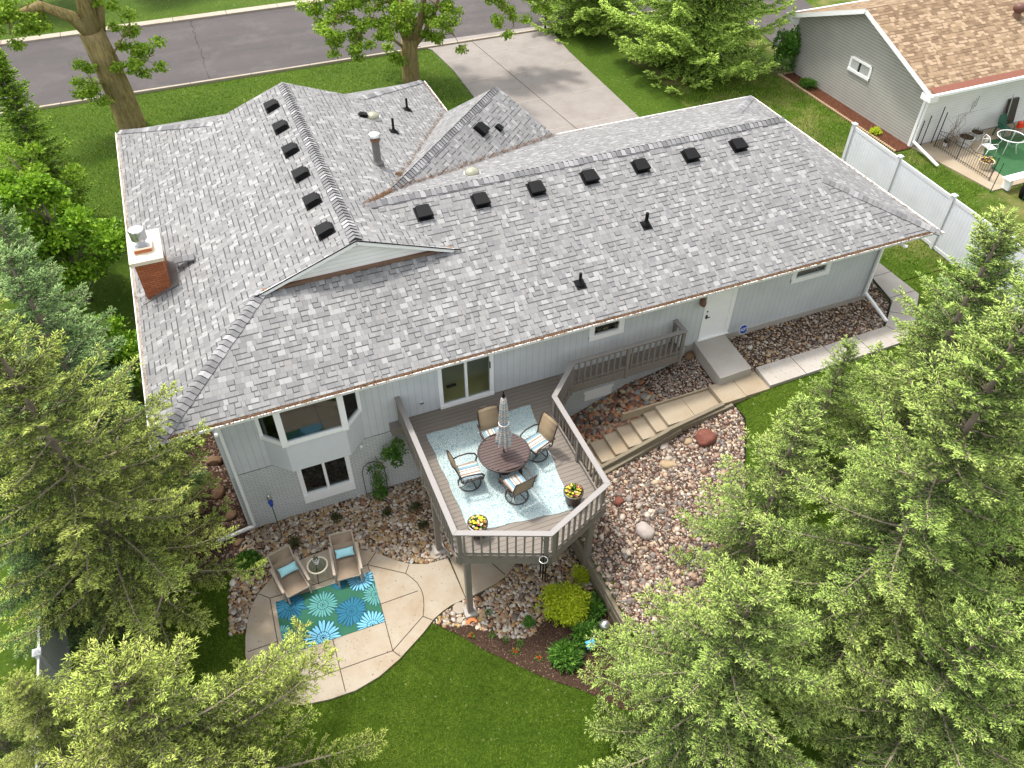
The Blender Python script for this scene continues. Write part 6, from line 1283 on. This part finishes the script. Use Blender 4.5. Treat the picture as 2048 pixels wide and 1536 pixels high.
# far side of the street
def roundtree(lab, x, y, z, h, r, seed, mat='leaf', n=9000, L=.2, W=.13, name='broadleaf_tree', zc=.55, low=.9):
    t = thing(name, lab, 'tree', (x, y, z)); rg = np.random.default_rng(seed); ps = []; b = MB(); b.tube([(0, 0, -.2), (.05, 0, h*.3), (0, .05, h*.75)], [.05*h**.7, .035*h**.7, .02], 8)
    K = 46
    for k in range(K):
        d = norm(rg.normal(size=3)); q = rg.random()**.4*.85; c_ = np.array([d[0]*r*q, d[1]*r*q, h*zc+d[2]*h*(1-zc)*low*q]); rr = rg.uniform(.16, .34)*r
        b.tube([(0, 0, max(.2, c_[2]-r*.5)), tuple(c_)], [.03, .008], 5); ps.append(leafball(c_, (rr, rr, rr*.8), n//K, L, W, rg, shell=.3))
    v = cat(ps); mesh_np('crown', v[0], v[1], mat, t, v[2], smooth=False); b.build('trunk', 'sbark', t, True); return t
roundtree('bright leafy lilac tree standing left of the roof', -2.3, 11.2, 1.2, 6.2, 2.3, 71, 'lilac', 16000, .17, .11)
roundtree('leafy shrub with glossy leaves between the chimney and the spruces', -1.4, 6.6, .5, 3.6, 1.5, 72, 'lilac', 7000, .15, .10)
roundtree('yellow green leafy bush behind the lilac tree', -2.9, 13.9, 1.6, 5.2, 1.7, 74, 'maple', 6000, .14, .1)
t = spruce('cedar', 'slender pointed evergreen in front of the street at the left edge', -2.75, 15.9, 1.7, 7.2, 1.35, 131, 'lilac', step=.3, shoot=.13, sr=.028, sp2=.17, sp3=.08, bare=.0, name='arborvitae_tree', tr=.08, nb=(6, 8))
roundtree('dark tree across the street at the top left corner', -4.0, 41.5, 1.87, 6, 3.0, 75, 'leaf', 7000, .25, .16)
roundtree('broadleaf tree across the street above the maple trunk', 2.6, 42.0, 1.87, 6, 2.5, 76, 'leaf', 5000, .25, .16)
# street lamp-like pole at the top
t = thing('utility_post', 'thin dark post by the street behind the driveway trees', 'post', (22.3, 27.2, 1.87)); b = MB(); b.tube([(0, 0, 0), (0, 0, 3.2)], .07, 8); b.build('post', 'iron', t); b = MB(); b.box(-.15, .15, -.2, .2, 1.1, 1.4); b.build('mail_box', 'black', t, bevel=.03)

t = thing('bare_sapling', 'leafless curved sapling leaning over the grass left of the patio', 'sapling', (-1.9, -4.4, -.4)); b = MB(); b.tube([(0, 0, 0), (.15, .35, 1.2), (.6, 1.0, 2.4), (1.3, 1.6, 3.3), (2.0, 2.0, 3.8)], [.05, .042, .03, .02, .008], 7); b.tube([(1.3, 1.6, 3.3), (1.7, 1.5, 3.4), (2.1, 1.3, 3.3)], [.014, .009, .004], 5); b.tube([(.6, 1.0, 2.4), (.5, 1.5, 3.0), (.7, 1.9, 3.5)], [.016, .01, .004], 5); b.build('stem', 'twig', t, True)

# ------------------------------------------------------------------ grass blades
def blades(name, poly, dens, seed, hgt_=.06, excl=(), wd=.012):
    rg = np.random.default_rng(seed); px = [p[0] for p in poly]; py = [p[1] for p in poly]; n = int((max(px)-min(px))*(max(py)-min(py))*dens)
    x = rg.uniform(min(px), max(px), n); y = rg.uniform(min(py), max(py), n); k = inpoly(x, y, poly)
    for e_ in excl: k &= ~inpoly(x, y, e_)
    x, y = x[k], y[k]; n = len(x); z = hgt(x, y); a = rg.uniform(0, 6.28, n); ln = hgt_*rg.uniform(.5, 1.3, n); lx, ly = rg.normal(0, .5, n)*ln, rg.normal(0, .5, n)*ln
    V = np.empty((n, 3, 3)); V[:, 0] = np.stack([x-np.cos(a)*wd/2, y-np.sin(a)*wd/2, z], 1); V[:, 1] = np.stack([x+np.cos(a)*wd/2, y+np.sin(a)*wd/2, z], 1); V[:, 2] = np.stack([x+lx, y+ly, z+ln], 1)
    tn_ = np.clip(.45+.14*np.sin(x*1.3+1)*np.sin(y*1.1)+.14*np.sin(x*.8+y*.5+2)+.12*np.sin(x*3.7+y*2.1)*np.sin(y*4.3-x)+.07*np.sin(x*11)*np.sin(y*9+x*3)+rg.normal(0, .17, n), 0, .9); tn_ = np.where(rg.random(n) < .006, 1, tn_)
    o = mesh_np(name, V.reshape(-1, 3), np.arange(n*3).reshape(-1, 3), 'blade', None, None, None, smooth=False)
    at = o.data.attributes.new('tone', 'FLOAT', 'POINT'); at.data.foreach_set('value', np.repeat(tn_, 3).astype(np.float32)); tag(o, kind='stuff')
def grow(poly, d):
    cx = sum(p[0] for p in poly)/len(poly); cy = sum(p[1] for p in poly)/len(poly); return [(cx+(x-cx)*(1+d), cy+(y-cy)*(1+d)) for x, y in poly]
blades('grass', [(-3.6, -11), (9.7, -11), (9.7, -8.7), (8.9, -8.0), (8.2, -7.2), (7.5, -6.6), (6.73, -5.76), (6.2, -5.15), (5.8, -4.6), (5.3, -3.95), (5.0, -1.5), (.3, -1.0), (.2, -.5), (-.9, -.2), (-3.6, -.2)], 3600, 1, .055, [pat, bedA, bedL])
blades('grass', [(15.86, -1.65), (17.14, -1.62), (22.9, -1.45), (24, -.9), (26, -3), (24, -8), (14, -8), (12.8, -6.9), (13.95, -5.4), (14.55, -4.3), (14.95, -3.6), (15.4, -3.0), (15.84, -2.25)], 2200, 2, .055)
blades('grass', [(24.9, -1), (30.9, -1), (30.9, 18), (24.9, 18)], 260, 3, .09, wd=.03)
blades('grass', [(30.9, 4.5), (32.2, 4.5), (31.8, 8.7), (30.9, 8.7)], 260, 4, .09, wd=.03)
blades('grass', [(-5, 15.9), (12.4, 17.2), (15.4, 9), (15.4, 27.2), (-5, 27.2)], 120, 5, .09, wd=.035)
for p, q in (((13.95, -5.4), (14.55, -4.3)), ):
    pass
t = thing('bed_edging', 'thin black plastic edging between the gravel slope and the grass', 'edging', (0, 0, 0)); b = MB(); ed = [(15.84, -1.66), (15.82, -2.25), (15.37, -3.0), (14.92, -3.6), (14.52, -4.3), (13.92, -5.4), (12.6, -6.93)]
b.tube([(x, y, H(x, y)+.03) for x, y in ed], .025, 6); b.build('edging', 'black', t)
b = MB(); b.tube([(x, y, H(x, y)+.11) for x, y in [(22.33, -.6), (22.83, -.22), (23.47, .4), (23.73, 1.7), (23.8, 3)]], .02, 6); b.build('edging', 'black', t)
print('spruce faces', NF[0], 'total objects', len(bpy.data.objects))
